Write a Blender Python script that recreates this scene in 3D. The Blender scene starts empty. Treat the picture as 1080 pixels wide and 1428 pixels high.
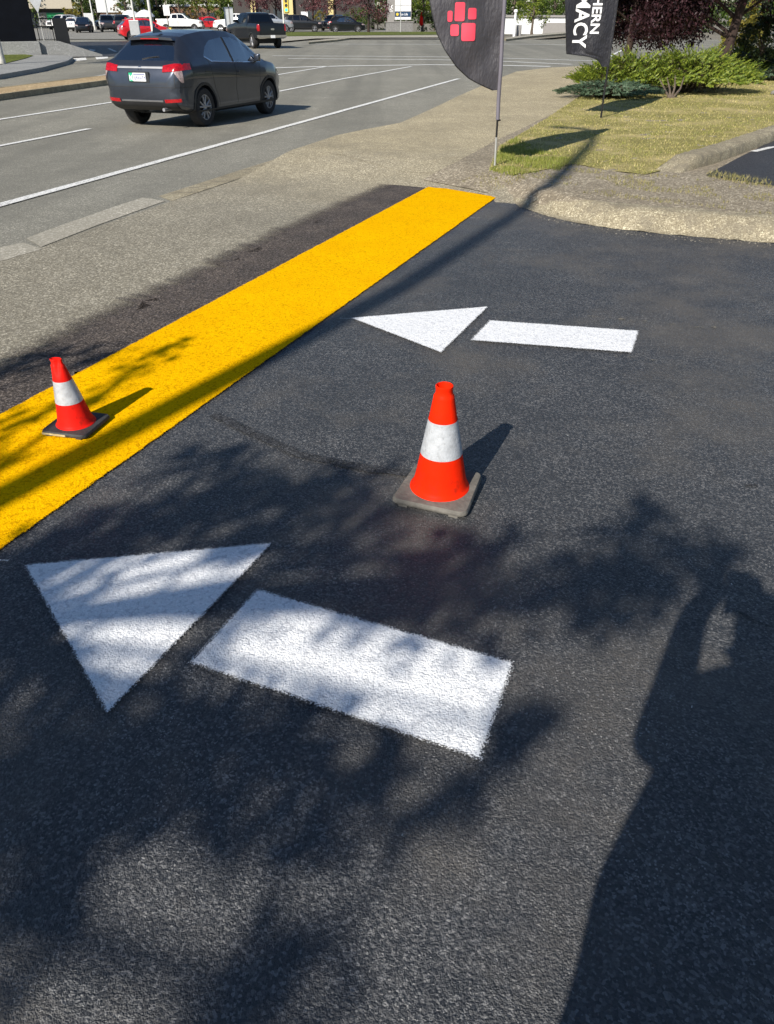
import bpy, bmesh, math, random
import numpy as np
from mathutils import Vector, Matrix, noise
from mathutils.bvhtree import BVHTree

random.seed(7); RNG = np.random.default_rng(11)
sc = bpy.context.scene
C = sc.collection
pi = math.pi
R = math.radians

# ------------------------------------------------------------------ camera, sky, sun, exposure
H, F, HY = 1.6, 1040.0, 10.0
PITCH = math.atan((714 - HY) / F)
cam = bpy.data.cameras.new('camera'); camo = bpy.data.objects.new('camera', cam); C.objects.link(camo)
camo.location = (0, 0, H); camo.rotation_euler = (pi / 2 - PITCH, 0, 0)
cam.sensor_fit = 'VERTICAL'; cam.sensor_height = 24.0; cam.lens = F / 1428 * 24.0
cam.clip_start = 0.01; cam.clip_end = 3000
sc.camera = camo

SUN_AZ, SUN_EL = R(31.0), R(35.0)                 # shadows run towards azimuth 31 deg right of +Y
SDIR = Vector((-math.sin(SUN_AZ) * math.cos(SUN_EL), -math.cos(SUN_AZ) * math.cos(SUN_EL), math.sin(SUN_EL)))
w = bpy.data.worlds.new('World'); sc.world = w; w.use_nodes = True
nt = w.node_tree
for n in list(nt.nodes): nt.nodes.remove(n)
sky = nt.nodes.new('ShaderNodeTexSky'); sky.sky_type = 'NISHITA'; sky.sun_disc = False
sky.ozone_density = 4.0; sky.dust_density = 0.3; sky.sun_elevation = SUN_EL; sky.sun_rotation = math.atan2(SDIR.x, SDIR.y)
bg = nt.nodes.new('ShaderNodeBackground'); bg.inputs[1].default_value = 0.075
wo = nt.nodes.new('ShaderNodeOutputWorld')
nt.links.new(sky.outputs[0], bg.inputs[0]); nt.links.new(bg.outputs[0], wo.inputs[0])
sl = bpy.data.lights.new('sun', 'SUN'); sl.energy = 5.0; sl.angle = R(0.53); sl.color = (1.0, 0.945, 0.86)
so = bpy.data.objects.new('sun', sl); C.objects.link(so); so.location = (-20, -30, 30)
so.rotation_euler = SDIR.to_track_quat('Z', 'Y').to_euler()
vs = sc.view_settings
vs.view_transform = 'Standard'; vs.look = 'None'; vs.gamma = 1.0; vs.use_curve_mapping = False; vs.exposure = 0.42

# ------------------------------------------------------------------ ground shape and pixel helpers
ROAD_A = R(22.53); SA, CA = math.sin(ROAD_A), math.cos(ROAD_A)
ZY = [-60, 4, 5, 6, 7, 8, 9, 10, 11, 12, 13, 14, 15.5, 17, 19, 22, 26, 60, 140, 1500]
ZS = [0, 0, -0.004, -0.014, -0.035, -0.070, -0.115, -0.160, -0.202, -0.240, -0.272, -0.300, -0.334, -0.360, -0.385, -0.410, -0.435, -0.66, -1.19, -1.19]
def zg(Y): return float(np.interp(Y, ZY, ZS))
def sst(a, b, x):
    x = min(1.0, max(0.0, (x - a) / (b - a))); return x * x * (3 - 2 * x)
def st(X, Y): return X * SA + Y * CA, -X * CA + Y * SA
def xy(s, t): return s * SA - t * CA, s * CA + t * SA
RAISE = 0.15
def vz(X, Y):
    s, t = st(X, Y)
    s0 = float(np.interp(t, [-1, 0.8, 1.65, 2.3], [7.08, 7.08, 7.72, 8.2]))
    wd = float(np.interp(t, [-1, 1.1, 1.7, 2.4, 3.4], [0.22, 0.24, 0.35, 1.2, 2.2]))
    u = (s - s0) / wd
    if u <= 0: return 0.0
    if t < 1.5: return RAISE * min(1.0, (1 - (1 - min(u, 1)) ** 2.2))
    return RAISE * sst(0, 1, u)
def ray(px, py):
    a = (px - 540) / F; b = -(py - 714) / F
    return a, math.cos(PITCH) + b * math.sin(PITCH), -math.sin(PITCH) + b * math.cos(PITCH)
def G(px, py, raised=False):
    a, Yr, Zr = ray(px, py); z = 0.0; X = Y = 0
    for _ in range(40):
        t = (z - H) / Zr
        if t <= 0 or t > 900: t = 900
        X, Y = a * t, Yr * t
        z = 0.5 * z + 0.5 * (zg(Y) + (vz(X, Y) if raised else 0))
    return X, Y
def G3(px, py, raised=False):
    X, Y = G(px, py, raised); return Vector((X, Y, zg(Y) + (vz(X, Y) if raised else 0)))
def AT(px, D, py=25):
    a, Yr, _ = ray(px, py); k = D / math.hypot(a, Yr)
    return Vector((a * k, Yr * k, zg(Yr * k)))
def hgt(py, px, D):                               # height of a picture row at distance D
    a, Yr, Zr = ray(px, py); return H + Zr * D / math.hypot(a, Yr)

# ------------------------------------------------------------------ object helpers
def tag(o, label=None, cat=None, group=None, kind=None):
    if label: o['label'] = label
    if cat: o['category'] = cat
    if group: o['group'] = group
    if kind: o['kind'] = kind
    return o
def empty(name, loc=(0, 0, 0), rz=0.0):
    o = bpy.data.objects.new(name, None); C.objects.link(o); o.empty_display_size = 0.2
    o.location = loc; o.rotation_euler = (0, 0, rz); return o
def link(name, me, mat=None, parent=None):
    o = bpy.data.objects.new(name, me); C.objects.link(o)
    if mat is not None:
        me.materials.clear()
        for m in (mat if isinstance(mat, (list, tuple)) else [mat]): me.materials.append(m)
    if parent: o.parent = parent
    return o
def copy_tree(o, parent=None, swap=None):
    c = o.copy(); C.objects.link(c); c.parent = parent
    if swap and c.type == 'MESH':
        for sl_ in c.material_slots:
            if sl_.material in swap:
                m = swap[sl_.material]; sl_.link = 'OBJECT'; sl_.material = m
    for ch in list(o.children): copy_tree(ch, c, swap)
    return c
def smooth(me, ang=35):
    me.shade_smooth(); me.set_sharp_from_angle(angle=R(ang)); return me

class MB:
    def __init__(s): s.v = []; s.f = []
    def add(s, vs_, fs):
        o = len(s.v); s.v += [tuple(p) for p in vs_]; s.f += [tuple(i + o for i in f) for f in fs]; return s
    def box(s, a, b):
        (x0, y0, z0), (x1, y1, z1) = a, b
        return s.add([(x0,y0,z0),(x1,y0,z0),(x1,y1,z0),(x0,y1,z0),(x0,y0,z1),(x1,y0,z1),(x1,y1,z1),(x0,y1,z1)],
                     [(0,3,2,1),(4,5,6,7),(0,1,5,4),(1,2,6,5),(2,3,7,6),(3,0,4,7)])
    def tube(s, pts, rads, n=10, cap=True):
        pts = [Vector(p) for p in pts]; vs_ = []; up = None
        for i, p in enumerate(pts):
            d = (pts[min(i + 1, len(pts) - 1)] - pts[max(i - 1, 0)]).normalized()
            if up is None: up = d.orthogonal().normalized()
            up = (up - d * up.dot(d))
            up = up.normalized() if up.length > 1e-6 else d.orthogonal().normalized()
            q = d.cross(up)
            r = rads[i] if isinstance(rads, (list, tuple)) else rads
            for k in range(n):
                a = 2 * pi * k / n; vs_.append(p + (up * math.cos(a) + q * math.sin(a)) * r)
        fs = [(i*n+k, i*n+(k+1) % n, (i+1)*n+(k+1) % n, (i+1)*n+k) for i in range(len(pts)-1) for k in range(n)]
        if cap: fs += [tuple(range(n - 1, -1, -1)), tuple(range((len(pts)-1)*n, len(pts)*n))]
        return s.add(vs_, fs)
    def lathe(s, prof, n=32, fn=None, axis='z', o=(0, 0, 0)):
        vs_ = []
        for (r, z) in prof:
            for k in range(n):
                a = 2 * pi * k / n
                p = (r * math.cos(a), r * math.sin(a), z) if axis == 'z' else (r * math.cos(a), z, r * math.sin(a))
                p = (p[0] + o[0], p[1] + o[1], p[2] + o[2])
                vs_.append(fn(p) if fn else p)
        m = len(prof)
        fs = [(i*n+k, i*n+(k+1) % n, (i+1)*n+(k+1) % n, (i+1)*n+k) for i in range(m-1) for k in range(n)]
        return s.add(vs_, fs)
    def prism(s, poly, axis, a, b):
        def P(u, v, t): return (u, t, v) if axis == 'y' else ((t, u, v) if axis == 'x' else (u, v, t))
        n = len(poly)
        vs_ = [P(u, v, a) for u, v in poly] + [P(u, v, b) for u, v in poly]
        return s.add(vs_, [tuple(range(n)), tuple(range(2*n-1, n-1, -1))] + [(i, i + n, (i+1) % n + n, (i+1) % n) for i in range(n)])
    def mesh(s, name='m', sm=None, fix=True, bevel=0):
        me = bpy.data.meshes.new(name); me.from_pydata(s.v, [], s.f)
        if fix or bevel:
            bm = bmesh.new(); bm.from_mesh(me)
            if bevel:
                bmesh.ops.bevel(bm, geom=list(bm.edges), offset=bevel, segments=2, affect='EDGES', profile=0.6, clamp_overlap=True)
            bmesh.ops.recalc_face_normals(bm, faces=bm.faces); bm.to_mesh(me); bm.free()
        if sm: smooth(me, sm)
        me.update(); return me
    def build(s, name, mat, parent=None, sm=None, bevel=0, fix=True):
        return link(name, s.mesh(name, sm, fix, bevel), mat, parent)

def np_mesh(name, V, Q):
    me = bpy.data.meshes.new(name); V = np.asarray(V, dtype=np.float32); Q = np.asarray(Q, dtype=np.int32)
    k = Q.shape[1]
    me.vertices.add(len(V)); me.vertices.foreach_set('co', V.ravel())
    me.loops.add(Q.size); me.loops.foreach_set('vertex_index', Q.ravel())
    me.polygons.add(len(Q)); me.polygons.foreach_set('loop_start', np.arange(0, Q.size, k, dtype=np.int32))
    me.update(calc_edges=True); return me

# ------------------------------------------------------------------ materials
class NT:
    def __init__(s, m): s.t = m.node_tree; s.m = m
    def n(s, typ, **kw):
        nd = s.t.nodes.new(typ)
        for k, v in kw.items():
            if k.startswith('i_'):
                key = k[2:]; key = int(key) if key.isdigit() else key
                nd.inputs[key].default_value = v
            else: setattr(nd, k, v)
        return nd
    def l(s, a, b): s.t.links.new(a, b)
    def noise(s, vec, scale, det=4, rough=0.55):
        nd = s.n('ShaderNodeTexNoise'); nd.inputs['Scale'].default_value = scale; nd.inputs['Detail'].default_value = det
        nd.inputs['Roughness'].default_value = rough; s.l(vec, nd.inputs['Vector']); return nd.outputs['Fac']
    def vor(s, vec, scale, feat='F1', out='Distance'):
        nd = s.n('ShaderNodeTexVoronoi', feature=feat); nd.inputs['Scale'].default_value = scale
        s.l(vec, nd.inputs['Vector']); return nd.outputs[out]
    def ramp(s, fac, stops):
        nd = s.n('ShaderNodeValToRGB'); cr = nd.color_ramp
        while len(cr.elements) > 1: cr.elements.remove(cr.elements[-1])
        cr.elements[0].position = stops[0][0]; cr.elements[0].color = col4(stops[0][1])
        for p, c in stops[1:]: e = cr.elements.new(p); e.color = col4(c)
        s.l(fac, nd.inputs[0]); return nd.outputs[0]
    def math(s, op, a, b=None, clamp=False):
        nd = s.n('ShaderNodeMath', operation=op, use_clamp=clamp)
        for i, v in enumerate((a, b)):
            if v is None: continue
            if isinstance(v, (int, float)): nd.inputs[i].default_value = v
            else: s.l(v, nd.inputs[i])
        return nd.outputs[0]
    def mix(s, fac, a, b, blend='MIX'):
        nd = s.n('ShaderNodeMix', data_type='RGBA', blend_type=blend)
        for i, v in ((0, fac), (6, a), (7, b)):
            if isinstance(v, (int, float)): nd.inputs[i].default_value = v
            elif isinstance(v, tuple): nd.inputs[i].default_value = col4(v)
            else: s.l(v, nd.inputs[i])
        return nd.outputs[2]
    def bump(s, h, strength, dist, prev=None):
        nd = s.n('ShaderNodeBump'); nd.inputs['Strength'].default_value = strength; nd.inputs['Distance'].default_value = dist
        s.l(h, nd.inputs['Height'])
        if prev is not None: s.l(prev, nd.inputs['Normal'])
        return nd.outputs[0]
def col4(c): return (c, c, c, 1) if isinstance(c, (int, float)) else (c[0], c[1], c[2], 1)
def newmat(name):
    m = bpy.data.materials.new(name); m.use_nodes = True; q = NT(m)
    b = m.node_tree.nodes['Principled BSDF']; return m, q, b
def pos(q): return q.n('ShaderNodeNewGeometry').outputs['Position']
def objc(q): return q.n('ShaderNodeTexCoord').outputs['Object']

def plain(name, c, rough=0.5, metal=0.0, var=0.12, scale=6.0, bump=0.0, bscale=60, coat=0, spec=0.5, space='obj', dirt=None):
    m, q, b = newmat(name); p = objc(q) if space == 'obj' else pos(q)
    n = q.noise(p, scale, 5)
    dark = tuple(x * (1 - var) for x in c); lite = tuple(min(1, x * (1 + var)) for x in c)
    cc = q.ramp(n, [(0.3, dark), (0.7, lite)])
    if dirt:
        cc = q.mix(q.ramp(q.noise(p, dirt[0], 6, 0.7), [(0.50, 0.0), (0.72, dirt[2])]), cc, dirt[1])
    q.l(cc, b.inputs['Base Color'])
    b.inputs['Roughness'].default_value = rough; b.inputs['Metallic'].default_value = metal
    b.inputs['Specular IOR Level'].default_value = spec
    if coat: b.inputs['Coat Weight'].default_value = coat; b.inputs['Coat Roughness'].default_value = 0.075
    if bump:
        q.l(q.bump(q.noise(p, bscale, 4), bump, 0.01), b.inputs['Normal'])
    return m

def asphalt_relief(q, p, agg, strength):
    """height of an aggregate surface: stones of two sizes, a little unevenness between them"""
    warp = q.n('ShaderNodeVectorMath', operation='ADD'); nz = q.n('ShaderNodeTexNoise'); nz.inputs['Scale'].default_value = agg * 0.6; nz.inputs['Detail'].default_value = 2
    q.l(p, nz.inputs['Vector']); sc_ = q.n('ShaderNodeVectorMath', operation='SCALE'); sc_.inputs['Scale'].default_value = 0.9 / agg; q.l(nz.outputs['Color'], sc_.inputs[0])
    q.l(p, warp.inputs[0]); q.l(sc_.outputs[0], warp.inputs[1]); pw = warp.outputs[0]
    cells = q.vor(pw, agg, 'F1'); c2 = q.vor(pw, agg * 2.1, 'F1')
    h = q.math('ADD', q.math('MULTIPLY', q.math('SUBTRACT', 1.0, cells), 0.55), q.math('MULTIPLY', q.math('SUBTRACT', 1.0, c2), 0.35))
    return q.math('ADD', h, q.math('MULTIPLY', q.noise(p, agg * 0.18, 3), 0.55))

def asphalt(name, base, light, dark, agg=110.0, bstr=0.8, bdist=0.006, rough=0.75, patch=None, spk=0.8, spec=0.4, warm=None, streak=None, grad=None, specks=None):
    m, q, b = newmat(name); p = pos(q)
    h = asphalt_relief(q, p, agg, bstr)
    cellc = q.vor(p, agg, 'F1', 'Color'); sep = q.n('ShaderNodeSeparateColor'); q.l(cellc, sep.inputs[0])
    stone = q.ramp(sep.outputs[0], [(0.0, dark), (0.5, base), (0.8, light), (0.97, tuple(min(1, x * 1.9) for x in light))])
    c = q.mix(spk, base, stone)
    big = q.noise(p, 0.55, 6, 0.65)
    c = q.mix(q.ramp(big, [(0.36, 0.0), (0.66, 0.75)]), c, q.mix(0.6, c, dark))
    if patch:
        c = q.mix(q.ramp(q.noise(p, patch[0], 5, 0.65), [(0.48, 0.0), (0.62, patch[2])]), c, patch[1])
    if warm:
        wv = q.noise(p, 14.0, 3); c = q.mix(q.ramp(wv, [(0.5, 0.0), (0.75, 0.5)]), c, warm)
    if streak:
        mp = q.n('ShaderNodeMapping'); mp.inputs['Rotation'].default_value = (0, 0, ROAD_A); mp.inputs['Scale'].default_value = (0.9, 0.035, 1)
        q.l(p, mp.inputs[0]); c = q.mix(q.ramp(q.noise(mp.outputs[0], 1.0, 3), [(0.42, 0.0), (0.65, streak)]), c, dark)
    if grad:
        sx = q.n('ShaderNodeSeparateXYZ'); q.l(p, sx.inputs[0]); al = q.math('ADD', q.math('MULTIPLY', sx.outputs[0], SA), q.math('MULTIPLY', sx.outputs[1], CA))
        al = q.math('ADD', al, q.math('MULTIPLY', q.noise(p, 0.8, 4), 3.0))
        c = q.mix(q.ramp(q.math('MULTIPLY', q.math('SUBTRACT', al, grad[0]), 1 / (grad[1] - grad[0]), True), [(0, 0.0), (1, 1.0)]), c, q.mix(1.0, c, grad[2], 'MULTIPLY'))
    if specks:
        sv = q.vor(p, agg * 1.45, 'F1', 'Color'); s2 = q.n('ShaderNodeSeparateColor'); q.l(sv, s2.inputs[0])
        c = q.mix(q.math('MULTIPLY', q.ramp(s2.outputs[2], [(0.925, 0.0), (0.945, 0.8)]), q.ramp(q.noise(p, 2.4, 5, 0.7), [(0.40, 0.15), (0.66, 1.0)])), c, specks)
    mid = q.noise(p, 4.0, 6, 0.7)
    c = q.mix(q.ramp(mid, [(0.35, 0.0), (0.7, 0.35)]), c, dark)
    q.l(c, b.inputs['Base Color'])
    q.l(q.ramp(sep.outputs[1], [(0.0, rough - 0.22), (1.0, rough + 0.1)]), b.inputs['Roughness'])
    b.inputs['Specular IOR Level'].default_value = spec
    n1 = q.bump(q.noise(p, 9.0, 3), 0.35, 0.01)
    q.l(q.bump(h, bstr, bdist, n1), b.inputs['Normal'])
    return m

def paint(name, c, c2, agg=110.0, bstr=0.7, bdist=0.005, rough=0.6, wear=0.0, pit=(0.03, 0.03, 0.035), spec=0.12, edge=4.0, grain=0.06):
    """road paint that follows the asphalt relief, with a speckled sprayed edge driven by the 'cov' attribute"""
    m, q, b = newmat(name); p = pos(q)
    h = asphalt_relief(q, p, agg, bstr)
    c_ = q.mix(q.ramp(q.noise(p, 3.0, 6, 0.7), [(0.35, 0.0), (0.7, 1.0)]), c, c2)
    deep = q.vor(p, agg * 0.55, 'F1')
    c_ = q.mix(q.ramp(q.math('ADD', deep, q.math('MULTIPLY', q.noise(p, 20, 3), 0.5)), [(0.86, 0.0), (1.02, 0.5)]), c_, pit)
    gs = q.n('ShaderNodeSeparateColor'); q.l(q.vor(p, agg, 'F1', 'Color'), gs.inputs[0])
    c_ = q.mix(grain, c_, q.mix(1.0, c_, q.ramp(gs.outputs[0], [(0.0, 0.25), (0.5, 0.9), (0.85, 1.9), (1.0, 3.2)]), 'MULTIPLY'))
    q.l(c_, b.inputs['Base Color']); b.inputs['Roughness'].default_value = rough; b.inputs['Specular IOR Level'].default_value = spec
    n1 = q.bump(q.noise(p, 30.0, 3), 0.3, 0.01)
    q.l(q.bump(h, bstr, bdist, n1), b.inputs['Normal'])
    at = q.n('ShaderNodeAttribute', attribute_name='cov')
    spc = q.n('ShaderNodeSeparateColor'); q.l(q.vor(p, 420, 'F1', 'Color'), spc.inputs[0])
    sp = q.math('ADD', q.math('MULTIPLY', spc.outputs[0], 0.75), q.math('MULTIPLY', q.noise(p, 30, 3), 0.25))
    if wear:
        wr = q.ramp(q.noise(p, 26.0, 5, 0.75), [(0.62 - wear * 0.3, 1.0), (0.70 - wear * 0.2, 0.0)])
        cov = q.math('MULTIPLY', at.outputs['Fac'], wr)
    else: cov = at.outputs['Fac']
    al = q.ramp(q.math('SUBTRACT', q.math('POWER', cov, edge), q.math('SUBTRACT', sp, 0.04)), [(0.0, 0.0), (0.06, 1.0)])
    q.l(al, b.inputs['Alpha'])
    return m

def leafmat(name, cols, rough=0.5, trans=0.35):
    m, q, b = newmat(name)
    g = q.n('ShaderNodeNewGeometry')
    n = len(cols)
    c = q.ramp(g.outputs['Random Per Island'], [(i / max(1, n - 1), cc) for i, cc in enumerate(cols)])
    q.l(c, b.inputs['Base Color']); b.inputs['Roughness'].default_value = rough; b.inputs['Specular IOR Level'].default_value = 0.3
    tr = q.n('ShaderNodeBsdfTranslucent'); q.l(c, tr.inputs[0])
    mx = q.n('ShaderNodeMixShader'); mx.inputs[0].default_value = trans
    out = m.node_tree.nodes['Material Output']
    q.l(b.outputs[0], mx.inputs[1]); q.l(tr.outputs[0], mx.inputs[2]); q.l(mx.outputs[0], out.inputs[0])
    return m

def glassmat(name, tint, refl=0.14):
    m, q, b = newmat(name); out = m.node_tree.nodes['Material Output']
    tr = q.n('ShaderNodeBsdfTransparent'); tr.inputs[0].default_value = col4(tint)
    gl = q.n('ShaderNodeBsdfGlossy'); gl.inputs['Roughness'].default_value = 0.03
    fr = q.n('ShaderNodeFresnel'); fr.inputs[0].default_value = 1.5
    mx = q.n('ShaderNodeMixShader'); q.l(q.math('ADD', fr.outputs[0], refl - 0.04, True), mx.inputs[0])
    q.l(tr.outputs[0], mx.inputs[1]); q.l(gl.outputs[0], mx.inputs[2]); q.l(mx.outputs[0], out.inputs[0])
    return m

def carpaint(name, c, rough=0.35, metal=0.0, coat=1.0):
    m, q, b = newmat(name); p = objc(q)
    fl = q.noise(p, 3.0, 4)
    q.l(q.ramp(fl, [(0.3, tuple(x * 0.85 for x in c)), (0.7, tuple(min(1, x * 1.12) for x in c))]), b.inputs['Base Color'])
    b.inputs['Metallic'].default_value = metal; b.inputs['Roughness'].default_value = rough
    b.inputs['Coat Weight'].default_value = coat; b.inputs['Coat Roughness'].default_value = 0.05
    # road dust gathers low on the panels
    return m
def emit(name, c, s):
    m, q, b = newmat(name); b.inputs['Emission Color'].default_value = col4(c); b.inputs['Emission Strength'].default_value = s
    b.inputs['Base Color'].default_value = col4(c); return m

M = {}
M['lot'] = asphalt('lot_asphalt', (0.050, 0.052, 0.055), (0.115, 0.113, 0.111), (0.025, 0.027, 0.031), agg=155, bstr=1.0, bdist=0.0054, rough=0.60, patch=(0.75, (0.105, 0.094, 0.080), 0.85), spec=0.45, specks=(0.34, 0.33, 0.315))
M['lot_dark'] = asphalt('sealed_asphalt', (0.040, 0.037, 0.036), (0.075, 0.070, 0.066), (0.022, 0.021, 0.021), agg=105, bstr=0.8, bdist=0.006, rough=0.65)
M['road'] = asphalt('road_asphalt', (0.236, 0.222, 0.177), (0.36, 0.34, 0.28), (0.145, 0.138, 0.112), agg=110, bstr=0.5, bdist=0.004, rough=0.85, spec=0.25, streak=0.55)
M['path'] = asphalt('aggregate_path', (0.265, 0.232, 0.172), (0.43, 0.385, 0.30), (0.155, 0.135, 0.10), agg=75, bstr=0.6, bdist=0.005, rough=0.9, spec=0.2)
M['apron'] = asphalt('old_apron_asphalt', (0.26, 0.232, 0.172), (0.42, 0.385, 0.30), (0.145, 0.13, 0.098), agg=100, bstr=0.8, bdist=0.005, rough=0.88, spec=0.2, grad=(8.0, 13.0, (1.50, 1.40, 1.18)), specks=(0.50, 0.46, 0.38))
M['farlot'] = asphalt('far_lot_asphalt', (0.24, 0.23, 0.20), (0.30, 0.285, 0.25), (0.18, 0.17, 0.15), agg=60, bstr=0.3, bdist=0.004, rough=0.9, spec=0.2)
M['ground'] = asphalt('ground_dirt', (0.22, 0.20, 0.165), (0.30, 0.27, 0.22), (0.14, 0.13, 0.10), agg=40, bstr=0.4, bdist=0.01, rough=0.95, spec=0.1)
M['dirt'] = asphalt('verge_dirt', (0.30, 0.255, 0.185), (0.46, 0.40, 0.30), (0.17, 0.14, 0.10), agg=55, bstr=1.0, bdist=0.012, rough=0.95, spec=0.1, warm=(0.34, 0.29, 0.20))
M['kerb'] = asphalt('weathered_kerb', (0.41, 0.352, 0.238), (0.56, 0.485, 0.345), (0.18, 0.152, 0.10), agg=105, bstr=1.0, bdist=0.008, rough=0.9, spec=0.15, spk=0.75, patch=(5.0, (0.22, 0.19, 0.14), 0.7))
M['conc'] = asphalt('concrete', (0.36, 0.33, 0.265), (0.43, 0.40, 0.33), (0.26, 0.24, 0.19), agg=70, bstr=0.3, bdist=0.003, rough=0.88, spec=0.2)
M['concrete_grey'] = asphalt('grey_concrete', (0.27, 0.27, 0.26), (0.33, 0.33, 0.32), (0.19, 0.19, 0.18), agg=70, bstr=0.3, bdist=0.003, rough=0.88, spec=0.2)
M['brickpave'] = asphalt('median_brick', (0.42, 0.31, 0.17), (0.52, 0.40, 0.24), (0.28, 0.20, 0.11), agg=30, bstr=0.5, bdist=0.006, rough=0.9, spec=0.15)
M['lawn'] = asphalt('lawn_soil', (0.31, 0.275, 0.095), (0.48, 0.41, 0.165), (0.14, 0.13, 0.038), agg=60, bstr=1.0, bdist=0.015, rough=0.95, spec=0.1, patch=(0.7, (0.55, 0.44, 0.22), 0.8), specks=(0.64, 0.55, 0.30))
M['fargrass'] = asphalt('far_grass', (0.11, 0.14, 0.03), (0.19, 0.20, 0.055), (0.05, 0.065, 0.015), agg=20, bstr=1.0, bdist=0.02, rough=0.95, spec=0.1)
M['white'] = paint('white_road_paint', (0.80, 0.80, 0.79), (0.76, 0.765, 0.77), agg=140, bstr=0.8, bdist=0.0045, pit=(0.45, 0.46, 0.48))
M['yellow'] = paint('yellow_road_paint', (0.88, 0.475, 0.002), (0.82, 0.415, 0.002), agg=140, bstr=0.8, bdist=0.0045, rough=0.8, pit=(0.42, 0.18, 0.002), spec=0.0)
M['line'] = paint('worn_white_line', (0.80, 0.79, 0.75), (0.72, 0.71, 0.66), agg=85, bstr=0.4, bdist=0.004, wear=0.02)
M['scuff'] = paint('faded_tan_scuff', (0.22, 0.20, 0.16), (0.17, 0.155, 0.125), agg=140, bstr=0.6, bdist=0.004, wear=0.75)
M['seal'] = paint('tar_seam', (0.040, 0.041, 0.043), (0.054, 0.054, 0.055), agg=150, bstr=0.7, bdist=0.004, rough=0.6, wear=0.15, grain=0.6)

# ------------------------------------------------------------------ sheets laid on the ground
def pts_px(lst, raised=False): return [G(x, y, raised) for x, y in lst]
def sheet(name, poly, dz, mat, raised=False, res=None, rough=0.0, rscale=9.0, kind='structure', parent=None):
    bm = bmesh.new()
    f = bm.faces.new([bm.verts.new((x, y, 0)) for x, y in poly])
    if f.normal.z == 0: f.normal_update()
    bmesh.ops.triangulate(bm, faces=bm.faces[:])
    xs = [p[0] for p in poly]; ys = [p[1] for p in poly]
    cuts = [(Vector((0, y, 0)), Vector((0, 1, 0))) for y in ZY[1:-1] if min(ys) < y < max(ys)]
    if res:
        nx = int((max(xs) - min(xs)) / res); ny = int((max(ys) - min(ys)) / res)
        cuts += [(Vector((min(xs) + (i + 1) * res, 0, 0)), Vector((1, 0, 0))) for i in range(nx)]
        cuts += [(Vector((0, min(ys) + (i + 1) * res, 0)), Vector((0, 1, 0))) for i in range(ny)]
    for co, no in cuts:
        bmesh.ops.bisect_plane(bm, geom=bm.verts[:] + bm.edges[:] + bm.faces[:], plane_co=co, plane_no=no, dist=1e-5)
    for v in bm.verts:
        z = zg(v.co.y) + dz + (vz(v.co.x, v.co.y) if raised else 0)
        if rough: z += rough * (noise.noise(Vector((v.co.x * rscale, v.co.y * rscale, 3.1))) + 0.5 * noise.noise(Vector((v.co.x * rscale * 2.7, v.co.y * rscale * 2.7, 1.7))))
        v.co.z = z
    bmesh.ops.recalc_face_normals(bm, faces=bm.faces)
    bm.normal_update()
    if sum(f.normal.z for f in bm.faces) < 0: bmesh.ops.reverse_faces(bm, faces=bm.faces[:])
    me = bpy.data.meshes.new(name); bm.to_mesh(me); bm.free()
    if rough or raised: me.shade_smooth()
    o = link(name, me, mat, parent)
    if kind and not parent: o['kind'] = kind
    return o

def marking(name, poly, dz, mat, soft=0.016, jit=0.003, step=0.03, raised=False, parent=None, inner=0.006):
    """a painted area with a speckled edge: inner polygon (cov 1) and an outer ring running to cov 0"""
    if sum(poly[i-1][0] * poly[i][1] - poly[i][0] * poly[i-1][1] for i in range(len(poly))) < 0: poly = poly[::-1]
    pts = []
    n = len(poly)
    for i in range(n):
        a, b = Vector(poly[i]), Vector(poly[(i + 1) % n]); k = max(1, int((b - a).length / step))
        for j in range(k):
            pts.append((a.lerp(b, j / k), (b - a).normalized(), j == 0))
    m = len(pts); inn = []; out = []
    for i in range(m):
        p, d, corner = pts[i]; dp = pts[i - 1][1]
        nn = Vector((d.y, -d.x)); 
        if corner:
            n2 = Vector((dp.y, -dp.x)); nn = (nn + n2); nn = nn.normalized() * min(1.6, 1 / max(0.35, nn.normalized().dot(n2)))
        j = (noise.noise(Vector((p.x * 23, p.y * 23, 0))) + 0.6 * noise.noise(Vector((p.x * 70, p.y * 70, 5)))) * jit
        inn.append(p + nn * (j - inner)); out.append(p + nn * (j + soft))
    bm = bmesh.new(); lay = bm.verts.layers.float.new('cov')
    vi = [bm.verts.new((p.x, p.y, 0)) for p in inn]; vo = [bm.verts.new((p.x, p.y, 0)) for p in out]
    for v in vi: v[lay] = 1.0
    for v in vo: v[lay] = 0.0
    bm.faces.new(vi)
    for i in range(m): bm.faces.new((vi[i], vo[i], vo[(i + 1) % m], vi[(i + 1) % m]))
    bmesh.ops.triangulate(bm, faces=bm.faces[:])
    ys = [p.y for p in out]
    for y in ZY[1:-1]:
        if min(ys) < y < max(ys):
            bmesh.ops.bisect_plane(bm, geom=bm.verts[:] + bm.edges[:] + bm.faces[:], plane_co=(0, y, 0), plane_no=(0, 1, 0), dist=1e-5)
    for v in bm.verts: v.co.z = zg(v.co.y) + dz + (vz(v.co.x, v.co.y) if raised else 0)
    bm.normal_update()
    if sum(f.normal.z for f in bm.faces) < 0: bmesh.ops.reverse_faces(bm, faces=bm.faces[:])
    me = bpy.data.meshes.new(name); bm.to_mesh(me); bm.free()
    return link(name, me, mat, parent)
def strip(p, q, w0, w1=None):
    p, q = Vector(p), Vector(q); d = (q - p).normalized(); n = Vector((-d.y, d.x)); w1 = w1 or w0
    return [tuple(p + n * w0 / 2), tuple(p - n * w0 / 2), tuple(q - n * w1 / 2), tuple(q + n * w1 / 2)]
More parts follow.
